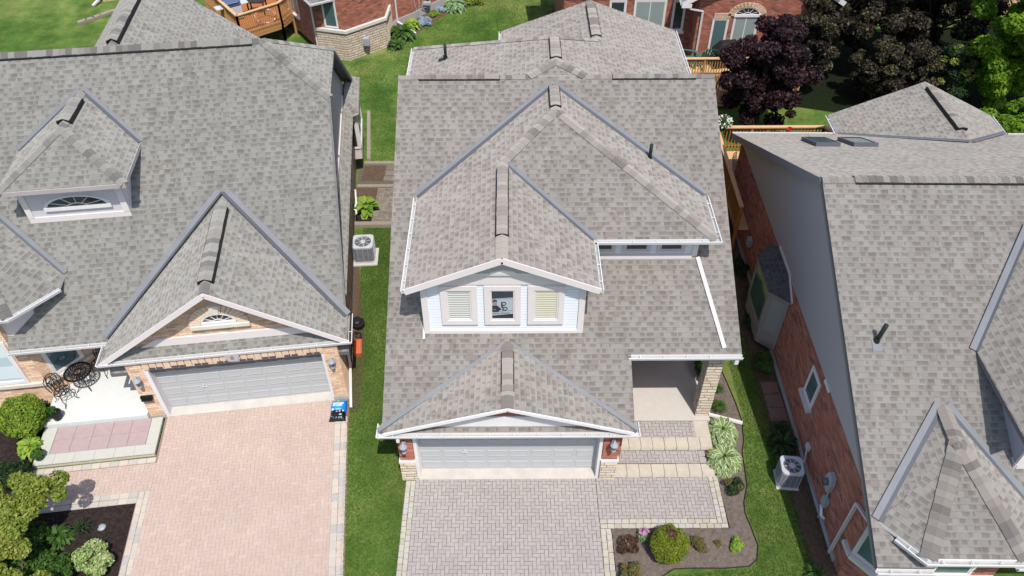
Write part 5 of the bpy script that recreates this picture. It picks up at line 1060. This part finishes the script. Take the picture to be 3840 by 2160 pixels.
shrub('seedling', 'tiny sparse seedling between the rust-tipped and lime bushes', 'plant', (5.38, 9.93, .02), clumps(5, .1, .1, .04, .08, .05, .3, 23), 160, .025, L_RUST)
def tuft(name, label, loc, n, h, r, mat, cat='grass plant', wd=.012):
    b = MB()
    for i in range(n):
        a = random.uniform(0, 6.28); q = random.uniform(.2, 1); b.rv = random.random(); d = Vector((math.cos(a), math.sin(a), 0)); s_ = Vector((-d.y, d.x, 0))*wd; p0 = d*.03; p1 = d*r*q*.5+Vector((0, 0, h*.8)); p2 = d*r*q+Vector((0, 0, h*random.uniform(.45, .9)))
        b.face([p0-s_, p0+s_, p1+s_, p1-s_]); b.face([p1-s_, p1+s_, p2])
    o = b.build(name, mat); return tag(o, label, cat, loc=loc)
tuft('grass_tuft', 'dark grassy tuft behind the stone pillar, above the hostas', (6.2, 14.25, .02), 170, .32, .34, L_GREEN); tuft('grass_tuft', 'smaller grassy tuft at the narrow back end of the pillar bed', (6.3, 14.95, .02), 110, .25, .28, L_GREEN)
tuft('grass_tuft', 'green grassy tuft beside the corner downspout in the shade', (7.62, 9.05, .0), 130, .35, .35, L_GREEN); tuft('grass_tuft', 'dark grassy tuft by the foundation between slabs and air conditioner', (7.85, 13.45, .0), 130, .35, .4, L_DK)
shrub('porch_bush', 'dark green bush seen through the porch beside the pillar', 'bush', (5.98, 15.4, 0), clumps(26, .24, .4, .45, .75, .2, .5, 31), 4200, .05, L_GREEN, rbias=.5)
shrub('shade_bush', 'leafy green bush in the shade below the bay window', 'bush', (7.9, 15.85, 0), clumps(22, .25, .42, .15, .38, .15, .4, 33), 2600, .06, L_GREEN); shrub('shade_bush', 'dark bush in the deep shade farthest back along the brick wall', 'bush', (8.15, 20.4, 0), clumps(18, .2, .35, .18, .3, .14, .4, 35), 1600, .05, L_DK)
shrub('shade_bush', 'dark bush in the shade level with the bay window panel', 'bush', (7.9, 17.7, 0), clumps(18, .18, .3, .15, .3, .13, .4, 36), 1600, .05, L_DK); rosette('fern', 'dark broad-leaved plant in the shade just above the air conditioner', 'plant', (7.8, 12.95, 0), 50, .4, .3, .10, .3, L_DK, None, 7)
# front-left planting
t = rosette('lime_perennial', 'lime green broad-leaved plant beside the landing steps', 'plant', LF.W(-8.5, -1.1), 70, .36, .42, .13, .24, L_LIME, None, 9)
shrub('juniper', 'dark feathery juniper between the mulch bed corner and the lime plant', 'bush', LF.W(-8.75, -2.05), clumps(30, .6, .38, .2, .35, .2, .3, 41), 6000, .03, L_DK, asp=4, flat=0)
tc = [c for c in clumps(90, 1.15, 1.5, .4, 1.55, .24, .15, 71) if not (c[0] > .15 and c[1] < .35)]+[(1.2, -1.3, 1.2, .28, .26, .2), (.9, -1.55, 1.15, .3, .3, .24), (1.45, -1.5, 1.2, .26, .25, .18), (.85, 1.15, 1.75, .26, .22, .2), (1.0, .75, 1.7, .2, .2, .15), (.5, .9, 1.85, .3, .26, .2), (.4, -1.6, 1.2, .4, .35, .25), (.1, -1.2, 1.3, .36, .3, .25), (.5, -1.25, 1.2, .3, .26, .2), (-.2, -1.0, 1.5, .34, .3, .25), (.3, -2.0, 1.1, .4, .35, .25), (.75, -1.95, 1.0, .35, .3, .22), (1.3, -2.0, 1.0, .3, .3, .22), (.2, -.15, 1.6, .34, .3, .25), (.4, .25, 1.7, .3, .28, .22), (.1, -.6, 1.5, .34, .32, .25), (.45, -.55, 1.35, .26, .26, .2), (-.1, .3, 1.75, .34, .3, .22)]
tree('ornamental_tree', 'olive and rust leaved small tree at the driveway bed corner', LF.W(-7.5, -4.4), 1.6, tc, 30000, .058, L_OLIVE, .045, 8, rbias=.7)
shrub('variegated_bush', 'pale variegated rounded bush at the edge of the mulch bed', 'bush', LF.W(-5.75, -5.0), clumps(26, .36, .4, .25, .45, .16, .5, 44), 5200, .05, L_VAR, rbias=.5)
shrub('leafy_bush', 'dark green bush filling the mulch under the olive-leaved tree', 'bush', LF.W(-7.0, -5.25), clumps(50, 1.0, .6, .3, .42, .22, .3, 45), 9000, .06, L_GREEN)
shrub('leafy_bush', 'dark green bush at the foot of the olive-leaved tree, left of the plain hosta', 'bush', LF.W(-7.65, -4.5), clumps(50, .55, .75, .3, .55, .22, .3, 77), 8000, .06, L_GREEN)
rosette('hosta', 'plain green hosta on dark mulch under the olive-leaved tree', 'plant', LF.W(-6.95, -4.05), 60, .36, .3, .12, .24, L_GREEN, None, 12); tuft('daylily', 'thin-leaved daylily tuft on the black mulch', LF.W(-6.4, -3.9, .02), 60, .3, .4, L_DK, 'plant')
b = MB(); b.lathe([(.10, 0), (.11, .02), (.04, .035)], n=16); tag(b.build('irrigation_lid', GREYM, None, True), 'round grey lid lying on the black mulch', 'lid', loc=LF.W(-5.95, -3.85, .03))
# pots
def pot(name, label, cat, loc, prof, mat, leaf=None, **k):
    t = thing(name, label, cat, loc); b = MB(); b.lathe(prof+[(prof[-1][0]*.86, prof[-1][1]), (prof[-1][0]*.8, prof[-1][1]*.8)], n=20); b.build('pot', mat, t, False)
    if leaf: leafcloud(*leaf, 'foliage', t, **k)
    return t
pot('flower_pot', 'black plastic pot with sparse green and red leaves on the white porch corner', 'plant pot', LF.W(-7.92, -.25, .35), [(.11, 0), (.15, .24), (.17, .24), (.17, .28)], BLKP, ([(-.1, .05, .32, .12, .12, .12)], 220, .05, L_GREEN))
pot('flower_pot', 'small teal glazed pot with leafy plant at the landing edge', 'plant pot', LF.W(-8.12, -1.5, .1), [(.09, 0), (.13, .14), (.12, .2)], TEALP, ([(0, 0, .32, .16, .16, .13)], 420, .05, L_GREEN))
pot('planter', 'black plastic planter standing on the narrow side lawn', 'planter', (-5.06, 17.75, 0), [(.15, 0), (.19, .22), (.21, .22), (.21, .26)], BLKP); b = MB(); b.lathe([(.17, .0), (.17, .05), (.12, .09)], (-.06, .06, .24), 18); b.lathe([(.215, .20), (.215, .23)], n=20); b.build('lid', BLKP, bpy.data.objects['planter'])
pot('bowl_planter', 'low black bowl of grey gravel beside the orange planter', 'planter', (-5.1, 17.2, 0), [(.12, 0), (.2, .14), (.22, .16)], BLKP, ([(0, 0, .14, .17, .17, .02)], 160, .05, L_DEAD))
t = thing('trough_planter', 'orange terracotta trough planter against the side of the tan house', 'planter', LF.W(.73, 1.58, 0), 8); b = MB()
b.shape([(-.14, -.36, 0), (.14, -.36, 0), (.14, .36, 0), (-.14, .36, 0), (-.19, -.42, .3), (.19, -.42, .3), (.19, .42, .3), (-.19, .42, .3), (-.15, -.38, .3), (.15, -.38, .3), (.15, .38, .3), (-.15, .38, .3), (-.13, -.34, .22), (.13, -.34, .22), (.13, .34, .22), (-.13, .34, .22)], [(3, 2, 1, 0)]+[(a+i, a+(i+1) % 4, a+4+(i+1) % 4, a+4+i) for a in (0, 4, 8) for i in range(4)]+[(12, 13, 14, 15)]); b.build('trough', TERRA, t, bevel=.02)
b = MB(); b.box(-.13, -.34, .22, .13, .34, .232); b.build('soil', TERRA, t); t.scale = (.7, .74, .8)
rosette('rhubarb', 'big-leaved rhubarb on the dark soil beside white pipes', 'plant', (-5.6, 23.9, .03), 26, .5, .45, .26, .36, L_LIME, None, 14)
# ---------------------------------------------------------------- air conditioners
def aircon(loc, rz, label, s=.72, h=.8, pad=.95, mat=GREYL):
    t = thing('air_conditioner', label, 'air conditioner', loc, rz); a = s/2; b = MB(); b.box(-pad/2, -pad/2, 0, pad/2, pad/2, .06); b.build('concrete_pad', CONC, t)
    rp = lambda k, r_: [(sx*(k-r_)+r_*math.cos(R(a0+q*22.5)), sy*(k-r_)+r_*math.sin(R(a0+q*22.5))) for sx, sy, a0 in ((1, 1, 0), (-1, 1, 90), (-1, -1, 180), (1, -1, 270)) for q in range(5)]
    b = MB(); b.prism(rp(a-.03, .1), .08, h-.05); b.build('coil', plain('ac_coil', (.05, .062, .08), .7), t)
    b = MB(); b.prism(rp(a, .12), .06, .11)
    for i in range(11):
        z = .15+i*(h-.25)/10; P_ = rp(a, .12); P_ = [(x, y, z) for x, y in P_]; b.tube(P_+[P_[0]], .004, 4, cap=False)
    for x, y in rp(a-.0, .12)[2::5]+[(0, -a), (0, a), (a, 0), (-a, 0), (a/2, -a), (-a/2, -a), (a, a/2), (a, -a/2)]: b.tube([(x, y, .1), (x, y, h-.04)], .004, 4)
    b.build('wire_guard', mat, t)
    outer = rp(a, .12); N = 40; b = MB(); rr = a*.80
    n0 = len(outer); circ = [(rr*math.cos(2*math.pi*i/N), rr*math.sin(2*math.pi*i/N)) for i in range(N)]
    # top shroud: outer rounded square to inner circle
    import itertools
    o2 = []
    for x, y in circ:
        k = 1/max(abs(x), abs(y)); X, Y = x*k*a, y*k*a; c = a-.12
        if abs(X) > c and abs(Y) > c:
            sx, sy = math.copysign(1, X), math.copysign(1, Y); d = Vector((X-sx*c, Y-sy*c)); ang = math.atan2(abs(d.y), abs(d.x)); X, Y = sx*(c+.12*math.cos(ang)), sy*(c+.12*math.sin(ang))
        o2.append((X, Y))
    vs_ = [(x, y, h-.07) for x, y in o2]+[(x, y, h-.005) for x, y in o2]+[(x*.97, y*.97, h) for x, y in o2]+[(x, y, h) for x, y in circ]+[(x*.98, y*.98, h-.06) for x, y in circ]
    b.shape(vs_, [(q*N+i, q*N+(i+1) % N, (q+1)*N+(i+1) % N, (q+1)*N+i) for q in range(4) for i in range(N)]); b.build('top_shroud', mat, t)
    b = MB(); b.lathe([(rr, 0), (rr, .01)], (0, 0, h-.16), 24); b.build('fan_well', BLKP, t)
    b = MB(); b.tube([(0, 0, h-.12), (0, 0, h-.01)], .085, 16)
    for i in range(8):
        c, s_ = math.cos(i*math.pi/4+.2), math.sin(i*math.pi/4+.2); b.beam((c*.08, s_*.08, h-.012), (c*rr, s_*rr, h-.012), .014, .01)
    for r_ in (.12, .16, .2, .24): b.tube([(r_*math.cos(2*math.pi*i/24), r_*math.sin(2*math.pi*i/24), h-.01) for i in range(25)], .0035, 4, cap=False)
    b.build('fan_guard', mat, t); b = MB()
    for i in range(4):
        c, s_ = math.cos(i*math.pi/2+.5), math.sin(i*math.pi/2+.5); c2, s2 = math.cos(i*math.pi/2+1.3), math.sin(i*math.pi/2+1.3)
        b.face([(c*.06, s_*.06, h-.10), (c*rr*.95, s_*rr*.95, h-.12), (c2*rr*.95, s2*rr*.95, h-.075), (c2*.06, s2*.06, h-.08)])
    b.build('fan_blades', GREYM, t); return t
aircon((-5.3, 21.22, 0), 3, 'grey air conditioner on a concrete pad in the narrow side lawn', .74, .8, .92)
aircon((7.62, 11.83, 0), -6, 'air conditioner in the shade against the red brick wall', .60, .78, .6, plain('ac_grey', (.50, .51, .54), .5))
# ---------------------------------------------------------------- patio set on the white porch
def patio_chair(loc, rz, label):
    t = thing('patio_chair', label, 'chair', loc, rz, 'black cast metal chairs'); 
    b = MB(); N = 20; b.tube([(.22*math.cos(2*math.pi*i/N), .20*math.sin(2*math.pi*i/N), .44) for i in range(N+1)], .014, 6, cap=False)
    for i in range(7):
        a = i*.9; b.tube([(.04*math.cos(a), .04*math.sin(a), .44), (.13*math.cos(a+.5), .12*math.sin(a+.5), .445), (.21*math.cos(a+.2), .19*math.sin(a+.2), .44)], .018, 5)
    b.tube([(.10*math.cos(2*math.pi*i/N), .09*math.sin(2*math.pi*i/N), .44) for i in range(N+1)], .008, 5, cap=False); b.build('seat', BLK, t)
    b = MB(); bp = [(-.2, .18, .44), (-.24, .24, .66), (-.22, .29, .84), (-.1, .33, .94), (0, .34, .96), (.1, .33, .94), (.22, .29, .84), (.24, .24, .66), (.2, .18, .44)]; b.tube(bp, .014, 6)
    for i in range(6):
        x = -.15+i*.06; b.tube([(x, .19, .46), (x+.05*math.sin(i*2.), .24, .62), (x-.05*math.sin(i*2.), .29, .78), (x*.6, .32, .92)], .013, 5)
    for z in (.6, .72, .84): b.tube([(-.2, .18+(z-.44)*.3, z), (0, .2+(z-.44)*.3, z+.04), (.2, .18+(z-.44)*.3, z)], .008, 5)
    b.build('backrest', BLK, t)
    for x, y in ((-1, -1), (1, -1), (-1, 1), (1, 1)): b = MB(); b.tube([(x*.16, y*.14, .44), (x*.19, y*.18, .25), (x*.17, y*.19, .1), (x*.24, y*.25, .0)], .012, 6); b.build('leg', BLK, t)
    return t
p = LF.W(-7.85, .42, .35); patio_chair(p, 7+52, 'black cast metal chair in full sun by the boxwood'); p = LF.W(-7.02, 1.42, .35); patio_chair(p, 7-14, 'black cast metal chair half hidden under the garage roof corner')
t = thing('patio_table', 'round black cast metal table between the two porch chairs', 'table', LF.W(-7.42, .88, .35), 7); b = MB(); N = 26
for r_ in (.38, .36, .24, .10): b.tube([(r_*math.cos(2*math.pi*i/N), r_*math.sin(2*math.pi*i/N), .70) for i in range(N+1)], .022 if r_ > .3 else .015, 5, cap=False)
for i in range(22):
    a = i*2*math.pi/22; b.tube([(.1*math.cos(a), .1*math.sin(a), .70), (.22*math.cos(a+.25), .22*math.sin(a+.25), .705), (.37*math.cos(a-.1), .37*math.sin(a-.1), .70)], .02, 4)
b.build('tabletop', BLK, t)
for i in range(4): a = R(45+90*i); b = MB(); b.tube([(.08*math.cos(a), .08*math.sin(a), .68), (.13*math.cos(a), .13*math.sin(a), .4), (.12*math.cos(a), .12*math.sin(a), .2), (.3*math.cos(a), .3*math.sin(a), 0)], .014, 6); b.build('leg', BLK, t)
b = MB(); b.box(-.35, -.2, 0, .35, .2, .012); tag(b.build('door_mat', plain('rust_mat', (.34, .11, .04), .95)), 'rust-brown doormat partly under the garage gutter', 'doormat', loc=LF.W(-6.15, 1.38, .352), rz=7)
b = MB(); b.box(-.17, -.17, .0, .17, .17, .008); b.m(0); o = b.build('newspaper', PVC); tag(o, 'crumpled white paper on the porch by the brick pier', 'paper', loc=LF.W(-5.75, 1.05, .352), rz=25)
# ---------------------------------------------------------------- soil bag
t = thing('mulch_bag', 'blue and black plastic bag of mulch on the corner of the pink driveway', 'bag', (-5.2, 14.28, .02), 3)
bm = bmesh.new(); bmesh.ops.create_grid(bm, x_segments=18, y_segments=26, size=.5)
top = {}
def bz_(x, y): k = max(0, 1-abs(x*2)**4)*max(0, 1-abs(y*2)**6); return .02+.13*k**.6+.008*math.sin(x*31+y*17)*k+.006*math.sin(y*43-x*9)*k
for v in bm.verts: x, y = v.co.x, v.co.y; v.co = Vector((x*.48*(1+.04*math.sin(y*9)), y*.76, bz_(x, y)))
me = bpy.data.meshes.new('bag'); 
bmb = bm.copy()
for v in bmb.verts: v.co.z = .004
tmp = bpy.data.meshes.new('t'); bmb.to_mesh(tmp); bm.from_mesh(tmp); 
bm.to_mesh(me); t2 = MT('bag_print', .25, 0, .5); g = t2.n('ShaderNodeTexCoord'); sx = t2.n('ShaderNodeSeparateXYZ'); t2.l(g.outputs['Object'], sx.inputs[0]); Y_ = V(t2.nt, sx.outputs[1]); X_ = V(t2.nt, sx.outputs[0])
edge = (Y_-X_*X_*-1.2).gt(-.03); blue = t2.ramp((X_*2.2).abs(), [(0, (.03, .42, .80)), (.5, (.015, .16, .55))]); t2.color(t2.mix(edge, (.012, .012, .016), blue)); t2.bump(t2.noise(14, 3), .02, .6)
me.materials.append(t2.m); me.polygons.foreach_set('use_smooth', [True]*len(me.polygons)); bo = bpy.data.objects.new('bag', me); COL.objects.link(bo); bo.parent = t
bpy.data.meshes.remove(tmp)
def flat_txt(s, x, y, z, size, mat, parent, name, bold=.003):
    o = tri_txt(s, 0, 0, size, 0, mat, parent, name, 0, 0, bold); o.location = (x, y, z); o.rotation_euler = (0, 0, 0); return o
flat_txt('NATURE', -.17, .155, .168, .085, plain('bag_white', (.78, .84, .86), .4), t, 'lettering'); flat_txt('SCAPES', -.165, .085, .168, .085, bpy.data.materials['bag_white'], t, 'lettering')
b = MB(); b.lathe([(.09, .160), (.09, .167)], (0, .265, 0), 20, 1, .38); b.build('oval_emblem', plain('emblem_green', (.05, .22, .07), .4), t); flat_txt('Scotts', -.055, .252, .172, .04, bpy.data.materials['bag_white'], t, 'lettering', .001)
b = MB()
for x, y, r_ in ((-.15, -.03, .042), (-.03, -.10, .026), (.06, -.10, .026), (.16, -.09, .028), (.09, -.21, .03)): b.lathe([(r_, .150 if abs(y) < .2 else .14), (r_, .158 if abs(y) < .2 else .150)], (x, y, 0), 14, 1.4 if r_ == .03 else 1, 1)
b.box(-.07, -.045, .15, .09, -.015, .165)
for i in range(7): b.box(-.18+i*.05, -.27-(i % 2)*.03, .12, -.15+i*.05, -.262-(i % 2)*.03, .135)
b.build('printed_badge', plain('badge_blue', (.45, .62, .72), .4), t)
# ================================================================ back garden plants
rosette('rhubarb', 'big-leaved green clump at the stone bay corner', 'plant', (-5.62, 38.45, 0), 55, .75, .5, .30, .45, L_GREEN, None, 20); rosette('rhubarb', 'smaller dark leafy clump at the foot of the stone bay', 'plant', (-5.85, 37.35, 0), 30, .4, .3, .2, .3, L_GREEN, None, 21)
rosette('golden_hosta', 'yellow-green hosta between the downspout and blue flowers', 'plant', (-5.2, 39.55, 0), 80, .5, .4, .16, .3, L_LIME, None, 22)
t = shrub('forget_me_nots', 'large drift of pale blue flowers beside the yellow hosta', 'flower', (-4.55, 40.1, 0), clumps(30, .42, .6, .08, .16, .14, .3, 51), 4200, .04, L_BLUE, stems=False); t = shrub('forget_me_nots', 'small drift of pale blue flowers before the pale green hosta', 'flower', (-3.85, 41.5, 0), clumps(14, .25, .3, .08, .16, .12, .3, 52), 1600, .04, L_BLUE, stems=False)
shrub('low_shrub', 'small yellow-green mound between the two blue flower drifts', 'plant', (-4.1, 40.95, 0), clumps(10, .22, .3, .06, .14, .1, .3, 53), 900, .05, L_LIME, stems=False); rosette('pale_hosta', 'large pale green hosta along the foundation', 'plant', (-3.05, 41.85, 0), 90, .75, .5, .22, .36, L_HOSTP, None, 24)
shrub('low_shrub', 'mixed olive planting at the far end of the flower bed', 'plant', (-2.1, 42.7, 0), clumps(24, .5, .8, .1, .2, .2, .4, 54), 2200, .06, L_OLIVE, stems=False)
# ================================================================ trees
cs = clumps(130, 1.95, 1.75, 2.4, 2.9, .34, .3, 61)
tree('purple_maple', 'deep purple maple between the two timber decks', (10.55, 29.3, 0), 4.0, cs, 46000, .09, L_PURP, .12, 14, rbias=.9)
tree('bronze_maple', 'bronze-green maple standing between the purple and lime trees', (15.4, 34.6, 0), 5.2, clumps(110, 2.7, 2.1, 2.9, 3.6, .42, .3, 62), 60000, .105, L_BRON, .16, 16, rbias=.9)
tree('bronze_maple', 'large dark bronze maple spreading before the hidden house', (20.0, 35.4, 0), 5.2, clumps(130, 3.1, 2.3, 2.8, 3.8, .46, .3, 63), 68000, .105, L_BRON, .18, 18, rbias=.9)
tree('bronze_maple', 'low bronze foliage tree directly behind the rear roof peak', (17.2, 31.6, 0), 2.8, clumps(70, 2.0, 1.3, 1.5, 1.7, .32, .3, 64), 34000, .10, L_BRON, .1, 10, rbias=.9)
tree('bronze_maple', 'bronze maple filling the gap beside the purple one, over shaded lawn', (13.2, 32.6, 0), 3.4, clumps(60, 1.5, 1.3, 1.9, 2.3, .32, .25, 74), 24000, .10, L_BRON, .1, 9, rbias=1.)
tree('lime_maple', 'bright lime-green maple at the right of the bronze trees', (22.0, 31.2, 0), 5.4, clumps(110, 2.7, 2.1, 3.2, 3.7, .46, .3, 65), 60000, .125, L_BRIGHT, .14, 14, rbias=.9)
tree('lime_maple', 'low lime-green maple touching the right end of the rear roof', (20.3, 26.8, 0), 2.6, clumps(50, 2.0, 1.0, .9, 2.1, .36, .4, 66), 24000, .12, L_BRIGHT, .08, 10, rbias=.9)
shrub('cedar_shrub', 'dark green conifer shrub between bronze and lime maples', 'bush', (19.9, 31.6, 0), clumps(46, .95, .85, 1.4, 1.6, .32, .5, 67), 12000, .07, L_DK, asp=2.5); leafcloud(clumps(30, 1.0, .9, 1.4, 1.7, .2, .9, 68), 3000, .06, L_OLIVE, 'new_growth', bpy.data.objects['cedar_shrub'])
sheet('painted_shade_ground', [(13.0, 31.5), (26, 27.5), (28, 40), (13, 38)], .006, soilmat('painted_tree_shade', (.006, .010, .004), (.018, .026, .010)))  # near-black sheet paints tree shade into the ground colour
BF = thing('far_brick_house', 'brick house mostly hidden behind the bronze and lime maples', 'house', (24, 42, 0), shift=(24, 42, 0)); b = MB(); b.box(21.5, 41, 0, 28, 46, 4); b.build('brick_wall', BR_TAN, BF); window(BF, (22.6, 41, 1.2), (1, 0, 0), 1.6, 1.7, .03, .08, BLINDG, WHITE, 1); b = MB(); b.slab([(21, 40.5, 4), (28.5, 40.5, 4), (28.5, 46, 6.5), (21, 46, 6.5)], .12); b.build('roof', [SH_B, WHITE], BF)
# ---------------------------------------------------------------- things on the right deck
t = thing('flower_basket', 'round basket of white flowers hooked on the deck corner rail', 'flower basket', (8.35, 26.45, 2.15)); b = MB(); b.lathe([(.06, -.12), (.16, -.02), (.2, .08)], n=16); b.build('basket', BLKP, t); leafcloud([(0, 0, .2, .34, .32, .24)], 1400, .07, L_GREEN, 'foliage', t); leafcloud([(0, 0, .24, .36, .34, .25)], 130, .08, L_WHITEF, 'blooms', t, rbias=.2)
b = MB(); b.tube([(0, 0, .1), (0, 0, .75), (.05, .02, .8)], .01, 5); b.build('hook', BLK, t)
t = thing('red_flower', 'slender red blooms rising at the middle of the deck rail', 'flower', (10.9, 26.15, 1.2)); leafcloud([(.0, 0, 1.05, .1, .08, .06), (-.08, 0, .78, .12, .08, .06)], 70, .07, L_REDF, 'blooms', t); b = MB(); b.tube([(0, 0, 0), (0, 0, 1.0)], .008, 5); b.tube([(0, 0, 0), (-.06, 0, .75)], .008, 5); b.build('stem', BARK, t)
t = thing('deck_chair', 'blue-grey metal chair with yellow trim at the deck edge', 'chair', (8.72, 24.3, 1.22), 60); b = MB()
for i in range(6): b.tube([(-.24+i*.095, -.22, .42), (-.24+i*.095, .22, .42), (-.24+i*.095, .34, .95)], .012, 5)
b.tube([(-.26, .34, .95), (0, .37, 1.02), (.26, .34, .95)], .016, 6); b.build('seat', BLUEC, t); b = MB(); b.tube([(-.26, -.22, .42), (.26, -.22, .42)], .018, 6); b.build('trim', plain('brass_trim', (.6, .38, .10), .4), t)
for x in (-1, 1):
    for y in (-1, 1): b = MB(); b.tube([(x*.25, y*.2, .42), (x*.28, y*.26, 0)], .014, 5); b.build('leg', BLUEC, t)
print('OBJECTS', len(bpy.data.objects), 'POLYS', sum(len(o.data.polygons) for o in bpy.data.objects if o.type == 'MESH'))
